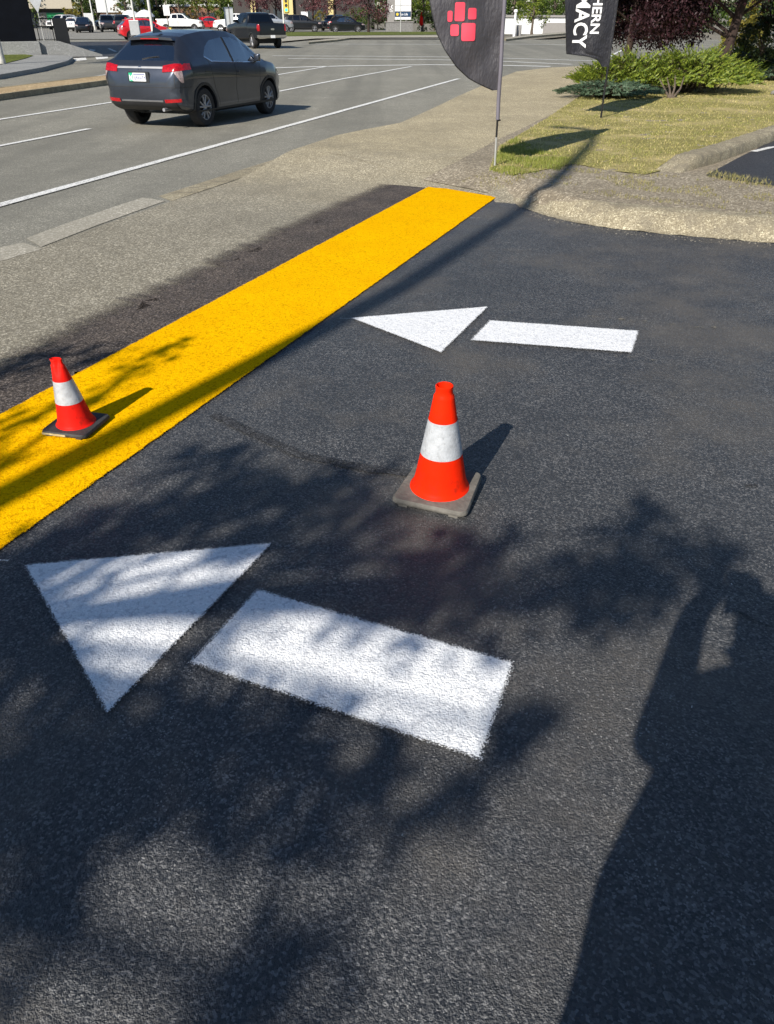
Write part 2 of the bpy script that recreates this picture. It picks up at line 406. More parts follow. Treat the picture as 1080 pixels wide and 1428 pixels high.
def poly_strip(pts, w):
    P = [Vector(p) for p in pts]; L = []; Rr = []
    for i, p in enumerate(P):
        d = (P[min(i + 1, len(P) - 1)] - P[max(i - 1, 0)]).normalized(); n = Vector((-d.y, d.x))
        ww = w[i] if isinstance(w, (list, tuple)) else w
        L.append(tuple(p + n * ww / 2)); Rr.append(tuple(p - n * ww / 2))
    return L + Rr[::-1]

sheet('ground', [(-900, -60), (900, -60), (900, 1200), (-900, 1200)], -0.30, M['ground'])
# the carriageway: broad intersection beyond the gutter
road_poly = [xy(-45, 4.2), xy(8.0, 4.2), xy(14, 3.6), (30, 12), (75, 30), (75, 62), (30, 78), (-95, 78), (-95, -20)]
sheet('road', road_poly, 0.0, M['road'])
lot_edge_px = [(-60, 600), (0, 568), (100, 512), (200, 459), (300, 406), (400, 353), (500, 300), (580, 262), (600, 259), (693, 270), (752, 275)]
lot_edge = pts_px(lot_edge_px)
lot_poly = lot_edge + [xy(7.55, 1.3), xy(7.35, 0.8), xy(7.35, -4), xy(7.35, -22), xy(-22, -22), xy(-22, 3.0), xy(1.0, 2.97)]
sheet('parking_lot', lot_poly, 0.016, M['lot'])
# old grey apron and the path it runs into
path_left = [(500, 196), (560, 171), (640, 134), (690, 112), (720, 100), (765, 94.5), (830, 91.5)]
path_l = pts_px(path_left, True)
apron_poly = [xy(-40, 3.2), xy(-40, 5.0), xy(4.5, 5.12)] + pts_px([(60, 345), (240, 281), (470, 203)]) + pts_px([(500, 196)]) + pts_px([(560, 171)], True) + [xy(11.5, 2.0), xy(7.9, 1.6), xy(7.2, 2.6), xy(2, 3.2)]
sheet('apron', apron_poly, 0.003, M['apron'], raised=True, res=0.3)
path_poly = pts_px([(470, 215), (500, 197), (560, 171), (640, 134), (690, 112), (720, 100), (765, 94.5), (830, 91.5), (960, 89), (1300, 86)], True) + pts_px([(1300, 103), (960, 112), (880, 122), (800, 165), (740, 205), (690, 240), (560, 240)], True)
sheet('path', path_poly, 0.006, M['apron'], raised=True, res=0.35)
# verge: dirt strip, lawn, rolled kerb
dirt_poly = pts_px([(590, 252), (640, 226), (690, 198), (745, 172), (790, 150)], True) + [xy(20, -3), xy(20, -14), xy(7.2, -14), xy(7.2, 0.7), xy(7.5, 1.3), xy(7.8, 1.75)] + pts_px([(700, 272), (640, 262)], True)
sheet('verge', dirt_poly, 0.014, M['dirt'], raised=True, res=0.16, rough=0.008, rscale=5)
lawn_px = [(683, 238), (696, 205), (745, 177), (800, 141), (842, 113), (900, 96), (1080, 91), (1400, 95), (1400, 150), (1080, 186), (1015, 208), (940, 236), (900, 246), (850, 240), (800, 231), (740, 243), (715, 246)]
lawn_poly = pts_px(lawn_px, True)
lawn = sheet('lawn', lawn_poly, 0.020, M['lawn'], raised=True, res=0.25, rough=0.012, rscale=2.5)
# rolled kerb along the lot
ks = [(7.80, 1.80), (7.66, 1.66), (7.42, 1.42), (7.20, 1.10), (7.10, 0.75), (7.06, 0.3), (7.06, -0.5), (7.06, -2), (7.06, -6), (7.06, -14)]
kerb_poly = [xy(s - 0.03, t) for s, t in ks] + [xy(s + 0.36, t + (0.18 if t > 0.5 else 0)) for s, t in ks[::-1]]
sheet('kerb', kerb_poly, 0.019, M['kerb'], raised=True, res=0.06, rough=0.007, rscale=9)
# right hand lot with its kerb
rl = pts_px([(984, 247), (1080, 262), (1500, 330), (1500, 120), (1080, 196), (1030, 222)], True)
sheet('side_lot', rl, 0.021, M['lot_dark'], raised=True, res=0.5)
kp = pts_px([(925, 243), (985, 226), (1035, 208), (1085, 189), (1200, 146), (1400, 75)], True)
def raised_kerb(name, pts, w_, h_, mat, dz=0.03, raised=True, rough=0.012):
    m = MB(); prof = [(-0.5, 0), (-0.46, 0.75), (-0.34, 1.0), (0.0, 1.04), (0.34, 1.0), (0.46, 0.75), (0.5, 0)]
    P = []
    for i in range(len(pts) - 1):
        a, b = Vector(pts[i]), Vector(pts[i + 1]); k = max(2, int((b - a).length / 0.10))
        if (b - a).length > 12: k = 30
        P += [a.lerp(b, j / k) for j in range(k)]
    P.append(Vector(pts[-1])); vs_ = []
    for i, p in enumerate(P):
        d = (P[min(i + 1, len(P) - 1)] - P[max(i - 1, 0)]).normalized(); n = Vector((-d.y, d.x))
        e = min(1.0, sst(-1, 7, i), sst(-1, 7, len(P) - 1 - i))
        for u, v in prof:
            q = p + n * u * w_; z = zg(q.y) + (vz(q.x, q.y) if raised else 0) + dz + v * h_ * e
            if v > 0: z += rough * noise.noise(Vector((q.x * 12, q.y * 12, v)))
            vs_.append((q.x, q.y, z))
    k = len(prof)
    fs = [(i*k+j, i*k+j+1, (i+1)*k+j+1, (i+1)*k+j) for i in range(len(P)-1) for j in range(k-1)]
    m.add(vs_, fs); o = m.build(name, mat, sm=50); o['kind'] = 'structure'; return o
raised_kerb('kerb', kp, 0.34, 0.16, M['kerb'], dz=-0.01)
tag(marking('bay_line', poly_strip(pts_px([(1050, 214), (1075, 208), (1200, 196)], True), 0.10), 0.026, M['line'], raised=True, step=0.2), 'white bay line on the dark side lot', 'road marking')
# gutter slabs at the edge of the carriageway
for poly, mt in (([(37, 333), (199, 276), (231, 281), (58, 345)], 'conc'), ([(-60, 358), (33, 339), (60, 348), (-60, 383)], 'conc'), ([(222, 274), (340, 236), (455, 199), (472, 203), (350, 244), (240, 281)], 'kerb')):
    sheet('gutter_slab', pts_px(poly), 0.005, M[mt], res=0.2, rough=0.001)
sheet('gutter_slab', [xy(-12, 5.02), xy(3.95, 5.02), xy(3.95, 5.35), xy(-12, 5.4)], 0.005, M['conc'])

# ------------------------------------------------------------------ painted markings on the lot
bar = [xy(-5, 2.87), xy(-5, 2.05)] + pts_px([(0 + 693 * k / 12, 775 - 497 * k / 12) for k in range(13)]) + pts_px([(600 * k / 12, 585 - 323 * k / 12) for k in range(12, -1, -1)])
tag(marking('stop_bar', bar, 0.024, M['yellow'], soft=0.022, jit=0.006), 'wide fresh yellow painted bar across the driveway mouth', 'road marking')
def arrow(s0, tipds, label, shear):
    e = empty('painted_arrow', (0, 0, 0)); tag(e, label, 'road marking', 'white arrows painted on the lot')
    marking('arrow_head', [xy(s0 + tipds, 1.90), xy(s0 - 0.41, 1.225), xy(s0 + 0.415, 1.20)], 0.024, M['white'], parent=e, soft=0.032, inner=0.002)
    marking('arrow_shaft', [xy(s0 - 0.17, 1.115), xy(s0 + 0.175, 1.105), xy(s0 + 0.175 + shear, 0.262), xy(s0 - 0.17 + shear, 0.255)], 0.024, M['white'], parent=e, soft=0.040, inner=0.002)
    return e
arrow(1.39, -0.01, 'white painted arrow dappled by tree shade beside the photographer\'s shadow', 0.0)
arrow(4.135, -0.10, 'white painted arrow in full sun past the upright cone, pointing at the yellow bar', 0.16)
M['brownseal'] = paint('brown_black_sealer', (0.105, 0.086, 0.072), (0.062, 0.053, 0.047), agg=140, bstr=0.9, bdist=0.005, rough=0.8, edge=0.9, grain=0.8)
o = marking('sealed_strip', pts_px([(-200, 690), (0, 590)] + [(600 * k / 8, 590 - 323 * k / 8) for k in range(1, 9)] + [(553, 261), (480, 294), (410, 328), (310, 378), (245, 410), (190, 436), (112, 476), (8, 534), (-200, 640)]), 0.0185, M['brownseal'], soft=0.30, jit=0.10, step=0.05)
o['kind'] = 'structure'
# tar seams, scuffs and a small mark
def seam(px, wd, mat='seal', name='tar_seam', label='', cat='seam', dz=0.0205, soft=0.035):
    o = marking(name, poly_strip(pts_px(px), wd), dz, M[mat], soft=soft, jit=0.008); tag(o, label, cat); return o
seam([(300, 583), (345, 605), (420, 640), (520, 660), (590, 668)], 0.045, label='dark tar seam running from the yellow bar past the upright cone')
seam([(820, 445), (900, 452), (960, 460), (1030, 462)], 0.035, 'scuff', 'faded_line', 'faded tan scuffed line behind the sunlit arrow', 'scuff', soft=0.03)
seam([(850, 500), (905, 507), (955, 514)], 0.03, 'scuff', 'faded_line', 'short faded tan scuff at the shaft of the sunlit arrow', 'scuff', soft=0.03)
seam([(474, 448), (505, 449)], 0.012, 'line', 'chalk_mark', 'thin white chalk line at the tip of the sunlit arrow', 'chalk mark', soft=0.006)
seam([(-14, 787), (16, 788)], 0.016, 'line', 'chalk_mark', 'thin white chalk dash at the tip of the shaded arrow', 'chalk mark', soft=0.006)
seam([(655, 307), (670, 307)], 0.010, 'line', 'chalk_mark', 'tiny white chalk tick beside the far end of the yellow bar', 'chalk mark', soft=0.006)
seam([(1020, 855), (1050, 872), (1110, 895)], 0.004, label='thin black crack inside the photographer\'s shadow', cat='crack', name='crack', soft=0.002)
seam([(1036, 681), (1056, 683)], 0.022, label='small black tar spot on the open asphalt', name='tar_spot', cat='tar spot', soft=0.008)
for (x_, y_, lb_) in ((962, 992, 'tiny white paint drip inside the photographer\'s shadow'), (1018, 820, 'tiny white paint drip near the crack in the shadow'), (792, 612, 'tiny white paint drip on the sunlit asphalt beyond the upright cone'), (562, 1170, 'tiny white paint drip below the shaded arrow shaft')):
    seam([(x_ - 3, y_), (x_ + 3, y_ + 1)], 0.007, 'line', 'paint_drip', lb_, 'paint drip', soft=0.004)
seam([(395, 345), (450, 322), (520, 295)], 0.012, 'scuff', 'faded_line', 'thin pale scratch on the dark asphalt behind the yellow bar', 'scuff')
# ------------------------------------------------------------------ painted lines on the road
LINES = [([(-90, 312), (0, 287), (640, 110)], 0.11, 'long solid white edge line nearest the gutter slabs'),
         ([(-60, 216), (0, 204), (125, 180)], 0.10, 'broken white lane line dash beside the dark hatchback'),
         ([(388, 128), (480, 110), (574, 93)], 0.11, 'solid white lane line ahead of the dark hatchback, right of its nose'),
         ([(-60, 177), (0, 167), (157, 143), (388, 104.5), (459, 92.5)], 0.11, 'solid white lane line along the tan median'),
         ([(378, 95), (480, 92.2), (600, 90.5), (697, 91.4), (768, 93)], 0.30, 'wide white stop line before the crosswalk'),
         ([(380, 78), (500, 78.6), (616, 79.6), (697, 81.2), (834, 85.2)], 0.22, 'farther white crosswalk line'),
         ([(402, 82), (500, 82.6), (616, 83.7), (697, 85.6), (797, 90)], 0.22, 'middle white crosswalk line'),
         ([(440, 61.5), (616, 62), (700, 61.5), (790, 62.5)], 0.25, 'thin white line across the far side of the intersection'),
         ([(111, 110), (158, 103)], 0.10, 'faint white line between median and far kerb'),
         ([(843, 84), (856, 76), (870, 69)], 0.12, 'white line of the side street behind the junipers')]
for px, wd, lab in LINES:
    px = [(a[0] + (b[0] - a[0]) * k / 8, a[1] + (b[1] - a[1]) * k / 8) for a, b in zip(px, px[1:]) for k in range(8)] + [px[-1]]
    tag(marking('lane_line', poly_strip(pts_px(px), wd * 1.35), 0.010, M['line'], soft=0.01, jit=0.006, step=0.25), lab, 'road marking', 'white lines on the road')
for i, (a, b) in enumerate([(103, 120), (133, 150), (160, 178)]):
    y = 83.2 - (a - 103) * 0.075
    p = [(a, y - 1.6), (b, y - 2.6), (b + 1.5, y + 0.6), (a + 2, y + 2.2)]
    tag(marking('crossing_block', pts_px(p), 0.010, M['line'], soft=0.02, step=0.3), 'white crossing block by the shaded lot entrance', 'road marking', 'white blocks across the far entrance')
# far side surfaces: lots, verge, kerbs, median
def kerbed(name, px, h_, mat, kerbmat, raised=False, dz=0.0):
    """a raised island: top sheet plus a kerb band round its edge"""
    P = pts_px(px); m = MB(); n = len(P)
    c = Vector((sum(p[0] for p in P) / n, sum(p[1] for p in P) / n))
    top = [(x, y, zg(y) + h_) for x, y in P]; bot = [(x, y, zg(y) - 0.02) for x, y in P]
    m.add(top, [tuple(range(n))]); a = m.build(name, mat); a['kind'] = 'structure'
    m2 = MB(); inn = []
    for x, y in P:
        d = (c - Vector((x, y))); d = d.normalized() * min(0.25, d.length * 0.3); inn.append((x + d.x, y + d.y, zg(y + d.y) + h_ + 0.006))
    t2 = [(x, y, z + 0.006) for x, y, z in top]
    m2.add(t2 + bot + inn, [(i, (i+1) % n, n + (i+1) % n, n + i) for i in range(n)] + [(i, 2*n+i, 2*n+(i+1) % n, (i+1) % n) for i in range(n)])
    k = m2.build('kerb', kerbmat, a)
    return a
kerbed('median', [(-150, 162), (0, 140.5), (80, 129), (160, 117.5), (215, 110), (216, 106.5), (160, 110), (80, 119.5), (0, 130), (-150, 150)], 0.14, M['brickpave'], M['kerb'])
kerbed('sidewalk', [(-250, 132), (0, 111), (60, 100), (96, 90), (103, 84), (92, 80.5), (20, 81), (-250, 90)], 0.14, M['concrete_grey'], M['concrete_grey'])
sheet('far_grass', pts_px([(-200, 102), (4, 95.5), (36, 87), (48, 82.4), (30, 80), (-200, 84)]), 0.16, M['fargrass'])
sheet('far_lot', [(-160, 79), (12, 79), (-6, 145), (-160, 145)], 0.02, M['farlot'])
sheet('entrance_shade', pts_px([(86, 59), (100, 81), (260, 76), (300, 56)]), 0.012, M['lot_dark'])  # dark sheet paints the black building's shadow over the lot entrance
sheet('far_sidewalk', pts_px([(392, 60), (440, 55.5), (520, 54.2), (620, 54), (700, 52.5), (700, 49.0), (620, 50.2), (520, 51), (392, 52.5)]), 0.10, M['conc'])
sheet('far_verge', pts_px([(392, 52.5), (520, 51), (620, 50.2), (700, 49.0), (700, 45.0), (600, 46), (392, 46.5)]), 0.13, M['fargrass'])
kerbed('traffic_island', [(431, 61.5), (470, 58), (488, 55.4), (478, 55.4), (455, 56.8), (431, 60)], 0.12, M['conc'], M['kerb'])
kerbed('far_kerb', [(706, 57.5), (740, 53), (790, 48.5), (860, 45), (860, 43.5), (790, 46.5), (735, 51.0), (703, 55.5)], 0.14, M['conc'], M['kerb'])
sheet('far_sidewalk', pts_px([(697, 42.5), (760, 38.5), (860, 36.5), (860, 34.5), (760, 36), (697, 39)]), 0.10, M['conc'])
# far turn arrow and bay lines
tag(marking('turn_arrow', pts_px([(110, 71.6), (126, 70.4), (124, 68.6), (134, 70.2), (131, 72), (128, 71.4), (112, 72.6)]), 0.020, M['line'], soft=0.02, step=0.3), 'small white turn arrow on the shaded lot entrance', 'road marking')
tag(marking('bay_line', poly_strip(pts_px([(152, 68), (162, 72.5)]), 0.18), 0.020, M['line'], soft=0.02, step=0.3), 'white line beside the turn arrow on the shaded entrance', 'road marking')

# ------------------------------------------------------------------ traffic cones
M['cone'] = plain('orange_cone_plastic', (0.86, 0.022, 0.003), 0.5, var=0.10, scale=9, bump=0.08, bscale=40, spec=0.04, dirt=(22, (0.30, 0.02, 0.008), 0.75))
M['conered'] = plain('red_cone_plastic', (0.74, 0.014, 0.008), 0.5, var=0.14, scale=9, bump=0.1, bscale=40, spec=0.06, dirt=(22, (0.26, 0.02, 0.012), 0.7))
M['band'] = plain('white_reflective_sleeve', (0.44, 0.455, 0.47), 0.35, var=0.14, scale=26, bump=0.2, bscale=90, dirt=(35, (0.26, 0.26, 0.26), 0.7))
M['rubber'] = plain('dusty_black_rubber', (0.125, 0.115, 0.098), 0.8, var=0.35, scale=18, bump=0.4, bscale=60)
M['rubber_dk'] = plain('black_rubber', (0.035, 0.034, 0.033), 0.7, var=0.4, scale=18, bump=0.4, bscale=60)
M['rub_paint'] = plain('worn_yellowed_edge', (0.42, 0.36, 0.20), 0.8, var=0.4, scale=30)
def cone(label, loc, rz, orange, basem, bend=None, curl=None, squash=0.0):
    root = empty('traffic_cone', loc, rz); tag(root, label, 'traffic cone', 'orange cones on the lot')
    hb, th = 0.150, 0.030
    def fb(p):
        p = Vector(p)
        if bend: p = Vector(bend(p))
        return tuple(p)
    # base: rounded square slab with worn bevel, feet
    pts = []
    for cx, cy, a0 in ((1, 1, 0), (-1, 1, 90), (-1, -1, 180), (1, -1, 270)):
        for k in range(5):
            a = R(a0 + k * 22.5); pts.append((cx * (hb - 0.03) + 0.03 * math.cos(a), cy * (hb - 0.03) + 0.03 * math.sin(a)))
    prof = [(0.97, 0.006), (1.0, 0.012), (1.0, th - 0.010), (0.965, th), (0.72, th + 0.003)]
    # ring grid so the slab can curl
    vs_ = []; n = len(pts)
    for sclx, z in prof:
        for x, y in pts: vs_.append((x * sclx, y * sclx, z))
    c0 = len(vs_); vs_.append((0, 0, th + 0.003)); c1 = len(vs_); vs_.append((0, 0, 0.006))
    fs = [(i*n+k, i*n+(k+1) % n, (i+1)*n+(k+1) % n, (i+1)*n+k) for i in range(len(prof)-1) for k in range(n)]
    fs += [((len(prof)-1)*n+k, (len(prof)-1)*n+(k+1) % n, c0) for k in range(n)] + [((k+1) % n, k, c1) for k in range(n)]
    vs_ = [curl(v) if curl else v for v in vs_]
    base = MB().add(vs_, fs).build('base', basem, root, sm=40)
    for sx, sy in ((1, 1), (-1, 1), (-1, -1), (1, -1)):
        if curl and curl((sx * hb, sy * hb, 0))[2] > 0.004: continue
        MB().box((sx * 0.10 - 0.018, sy * 0.135 - 0.012, 0.0), (sx * 0.10 + 0.018, sy * 0.135 + 0.012, 0.010)).build('foot', basem, base)
    def rad(z):
        return float(np.interp(z, [0.030, 0.036, 0.045, 0.075, 0.185, 0.325, 0.41, 0.42], [0.118, 0.117, 0.108, 0.099, 0.0785, 0.0535, 0.039, 0.0375]))
    def seg(name, z0, z1, mat, off=0.0, k=10, parent=root):
        m = MB(); m.lathe([(rad(z0 + (z1 - z0) * i / k) + off, z0 + (z1 - z0) * i / k) for i in range(k + 1)], 40, fb)
        return m.build(name, mat, parent, sm=60, fix=False)
    MB().lathe([(rad(z), z) for z in (0.030, 0.036, 0.040, 0.045, 0.055, 0.075, 0.10, 0.13, 0.16, 0.19)], 40, fb).build('lower_cone', orange, root, sm=60, fix=False)
    MB().lathe([(rad(z), z) for z in (0.32, 0.34, 0.36, 0.38, 0.40, 0.41)], 40, fb).build('upper_cone', orange, root, sm=60, fix=False)
    seg('reflective_sleeve', 0.185, 0.325, M['band'], 0.0015)
    MB().lathe([(0.039, 0.408), (0.0385, 0.418), (0.034, 0.424), (0.0315, 0.432), (0.031, 0.444), (0.0325, 0.4500), (0.0325, 0.457), (0.0290, 0.459), (0.0265, 0.452), (0.026, 0.40)], 36, fb).build('collar', orange, root, sm=40, fix=False)
    return root
p = G(613, 692)
fr = Vector(G(645, 727)) - Vector(G(557, 708))
rz1 = math.atan2(fr.y, fr.x)
def curl1(v):
    x, y, z = v; d = max(0, (x - 0.06)) * max(0, (y + 0.02)) * 9.0
    return (x - d * 0.10, y - d * 0.15, z + min(0.035, d * 0.16))
cone('upright orange cone with white sleeve on the black asphalt behind the shaded arrow', (p[0], p[1], zg(p[1]) + 0.017), rz1, M['cone'], M['rubber'], curl=curl1)
p2 = G(110, 602)
fr2 = Vector(G(118, 620)) - Vector(G(62, 613))
rz2 = math.atan2(fr2.y, fr2.x)
def bend2(p):
    x, y, z = p; h = max(0, z - 0.05)
    t = (h / 0.4) ** 1.15
    cx, cy = -0.035 * t, 0.01 * t
    # the mouth is squashed and folded in
    q = max(0, (z - 0.34) / 0.12)
    x2 = x * (1 + 0.15 * q); y2 = y * (1 - 0.30 * q)
    if q > 0 and y < 0: y2 += 0.022 * q * math.exp(-((x - 0.012) / 0.012) ** 2)
    return (x2 + cx, y2 + cy, z * 0.95 - 0.10 * q * 0.02)
lc = cone('leaning red cone with squashed top standing on the yellow bar', (p2[0], p2[1], zg(p2[1]) + 0.026), rz2, M['conered'], M['rubber_dk'], bend=bend2)
lc.scale = (0.74, 0.74, 0.74)
MB().box((-0.135, -0.1535, 0.010), (0.02, -0.1500, 0.022)).build('worn_edge', M['rub_paint'], lc)

# ------------------------------------------------------------------ vehicles
M['blackplastic'] = plain('black_trim_plastic', (0.018, 0.018, 0.019), 0.6, var=0.2)
M['tyre'] = plain('tyre_rubber', (0.022, 0.021, 0.021), 0.85, var=0.3, scale=20, bump=0.3)
M['rim'] = plain('silver_alloy', (0.42, 0.42, 0.43), 0.35, metal=0.8, var=0.1)
M['rim_dk'] = plain('grey_alloy', (0.34, 0.34, 0.35), 0.45, metal=0.5, var=0.1)
M['chrome'] = plain('chrome', (0.75, 0.75, 0.76), 0.12, metal=1.0, var=0.03)
M['redlens'] = plain('red_lens', (0.36, 0.004, 0.008), 0.2, var=0.35, scale=30, coat=0.5)
M['clearlens'] = plain('clear_lens', (0.36, 0.27, 0.26), 0.2, var=0.4, scale=30, coat=0.5)
M['seat'] = plain('grey_seat_fabric', (0.16, 0.16, 0.165), 0.9)
M['glass'] = glassmat('tinted_window_glass', (0.82, 0.86, 0.87), 0.40)
M['darkglass'] = glassmat('dark_window_glass', (0.10, 0.11, 0.12), 0.10)
M['plate'] = plain('white_plate', (0.78, 0.78, 0.78), 0.4, var=0.04)
M['plateink'] = plain('dark_blue_ink', (0.04, 0.06, 0.22), 0.5)
M['green'] = plain('green_sticker', (0.02, 0.42, 0.22), 0.4, var=0.05)
M['pwhite'] = plain('white_print', (0.82, 0.82, 0.82), 0.5, var=0.03)
PAINT = dict(slate=carpaint('slate_blue_grey_paint', (0.062, 0.071, 0.092), 0.33, 0.75, 0.7), black=carpaint('black_paint', (0.004, 0.005, 0.007), 0.3, 0.0, 0.35),
             white=carpaint('white_paint', (0.72, 0.72, 0.70), 0.4), red=carpaint('red_paint', (0.58, 0.012, 0.018), 0.35), silver=carpaint('silver_paint', (0.40, 0.42, 0.44), 0.35, 0.6),
             charcoal=carpaint('charcoal_paint', (0.035, 0.037, 0.042), 0.35, 0.4))
TMP = []
def tmp(me):
    o = bpy.data.objects.new('temporary', me); C.objects.link(o); TMP.append(o); return o
def boolean(obj, cutters, op):
    for c in cutters:
        m = obj.modifiers.new('b', 'BOOLEAN'); m.operation = op; m.object = c; m.solver = 'EXACT'
    dg = bpy.context.evaluated_depsgraph_get(); dg.update()
    me = bpy.data.meshes.new_from_object(obj.evaluated_get(dg)); obj.modifiers.clear(); return me
def drop(*obs):
    for o in obs:
        if o in TMP: TMP.remove(o)
        me = o.data; bpy.data.objects.remove(o); bpy.data.meshes.remove(me)
def hull(sp):
    keys = sorted(set([round(x, 4) for x, _ in sp['zt']] + [round(x, 4) for x, _ in sp['w']] + [round(sp['L'] * i / 46, 4) for i in range(47)]))
    f = lambda k, x: float(np.interp(x, [a for a, _ in sp[k]], [b for _, b in sp[k]]))
    rings = []
    for x in keys:
        zt, zb, zs, ww, wt = f('zt', x), f('zb', x), f('zs', x), f('w', x), f('wt', x)
        zs = min(zs, zt - 0.05); wb = ww * 0.955
        gh = max(0.0, zt - zs)
        wt2 = min(wt, wb * 0.985); wtt = wt2 if gh > 0.10 else wb * 0.97 + (wt2 - wb * 0.97) * max(0, (gh - 0.05) / 0.05)
        cr = sp.get('crown', 0.03)
        half = [(0, zb), (ww * 0.86, zb), (ww * 0.965, zb + 0.04), (ww * 0.985, zb + 0.16), (ww * 0.965, zb + (zs - zb) * 0.45), (ww, zb + (zs - zb) * 0.66), (ww * 0.995, zs - (zs - zb) * 0.16),
                (wb, zs), (wb + (wtt - wb) * 0.35, zs + (zt - zs) * 0.38), (wb + (wtt - wb) * 0.70, zs + (zt - zs) * 0.72), (wtt, zs + (zt - zs) * 0.93), (wtt * 0.94, zt - 0.002), (wtt * 0.75, zt + cr * 0.45), (wtt * 0.4, zt + cr * 0.85), (0, zt + cr)]
        rings.append([(x, -y, z) for y, z in half] + [(x, y, z) for y, z in half[-2:0:-1]])
    n = len(rings[0]); vs_ = [p for r in rings for p in r]
    fs = [(i*n+k, i*n+(k+1) % n, (i+1)*n+(k+1) % n, (i+1)*n+k) for i in range(len(rings)-1) for k in range(n)]
    fs += [tuple(range(n - 1, -1, -1)), tuple(range((len(rings)-1)*n, len(rings)*n))]
    return MB().add(vs_, fs).mesh('hull')
def patch(hob, bvh, cutter_me, off, sm=40):
    c = tmp(cutter_me); me = boolean(hob, [c], 'INTERSECT'); drop(c)
    bm = bmesh.new(); bm.from_mesh(me); bpy.data.meshes.remove(me)
    bad = []
    for f in bm.faces:
        h = bvh.find_nearest(f.calc_center_median())
        if h[3] > 0.0012 or abs(h[1].dot(f.normal)) < 0.9: bad.append(f)
    bmesh.ops.delete(bm, geom=bad, context='FACES')
    bm.normal_update()
    if off > 0.0005:
        # give the panel a rim so that it is a thin solid
        nv = {v: v.normal.copy() for v in bm.verts}
        r = bmesh.ops.extrude_face_region(bm, geom=bm.faces[:])
        for v in [g for g in r['geom'] if isinstance(g, bmesh.types.BMVert)]:
            v.co += v.normal * 0.0
        newv = [g for g in r['geom'] if isinstance(g, bmesh.types.BMVert)]
        bm.normal_update()
        for v in newv:
            nn = Vector((0, 0, 0))
            for f in v.link_faces:
                if f in r['geom']: nn += f.normal
            v.co += (nn.normalized() if nn.length > 0 else v.normal) * off
    me2 = bpy.data.meshes.new('patch'); bm.to_mesh(me2); bm.free(); smooth(me2, sm); return me2
def wheel(root, x, y, r, wd, rimm, detail=True):
    e = empty('wheel', (x, y, r)); e.parent = root
    sgn = 1 if y > 0 else -1; rr = r * 0.66
    MB().lathe([(rr, -wd/2), (r * 0.93, -wd/2), (r * 0.985, -wd/2 + 0.02), (r, -wd/2 + 0.05), (r, wd/2 - 0.05), (r * 0.985, wd/2 - 0.02), (r * 0.93, wd/2), (rr, wd/2), (rr, -wd/2)], 40, None, 'y').build('tyre', M['tyre'], e, sm=40)
    m = MB(); yo = sgn * (wd / 2 - 0.012)
    m.lathe([(rr * 1.0, yo), (rr * 0.93, yo), (rr * 0.90, yo - sgn * 0.02), (rr * 0.88, -yo * 0.5)], 36, None, 'y')
    ns = 5
    for k in range(ns):
        a = 2 * pi * k / ns + 0.3
        for da in (-0.16, 0.16):
            a1, a2 = a + da * 0.7, a + da * 1.5
            d1 = Vector((math.cos(a1), 0, math.sin(a1))); d2 = Vector((math.cos(a2), 0, math.sin(a2)))
            m.tube([d1 * rr * 0.15 + Vector((0, yo - sgn * 0.015, 0)), d2 * rr * 0.93 + Vector((0, yo - sgn * 0.012, 0))], [rr * 0.10, rr * 0.085], 6)
    m.lathe([(0.001, yo + sgn * 0.004), (rr * 0.2, yo + sgn * 0.002), (rr * 0.22, yo - sgn * 0.02)], 20, None, 'y')
    m.build('rim', rimm, e, sm=40)
    MB().lathe([(0.001, yo - sgn * 0.06), (rr * 0.9, yo - sgn * 0.06)], 24, None, 'y').build('backing_disc', M['blackplastic'], e)  # dark backing disc closing the rim behind the spokes
    return e
def rr_poly(x0, x1, z0, z1, r=0.03, n=4):
    o = []
    for cx, cz, a0 in ((x1 - r, z1 - r, 0), (x0 + r, z1 - r, 90), (x0 + r, z0 + r, 180), (x1 - r, z0 + r, 270)):
        for k in range(n + 1):
            a = R(a0 + 90 * k / n); o.append((cx + r * math.cos(a), cz + r * math.sin(a)))
    return o
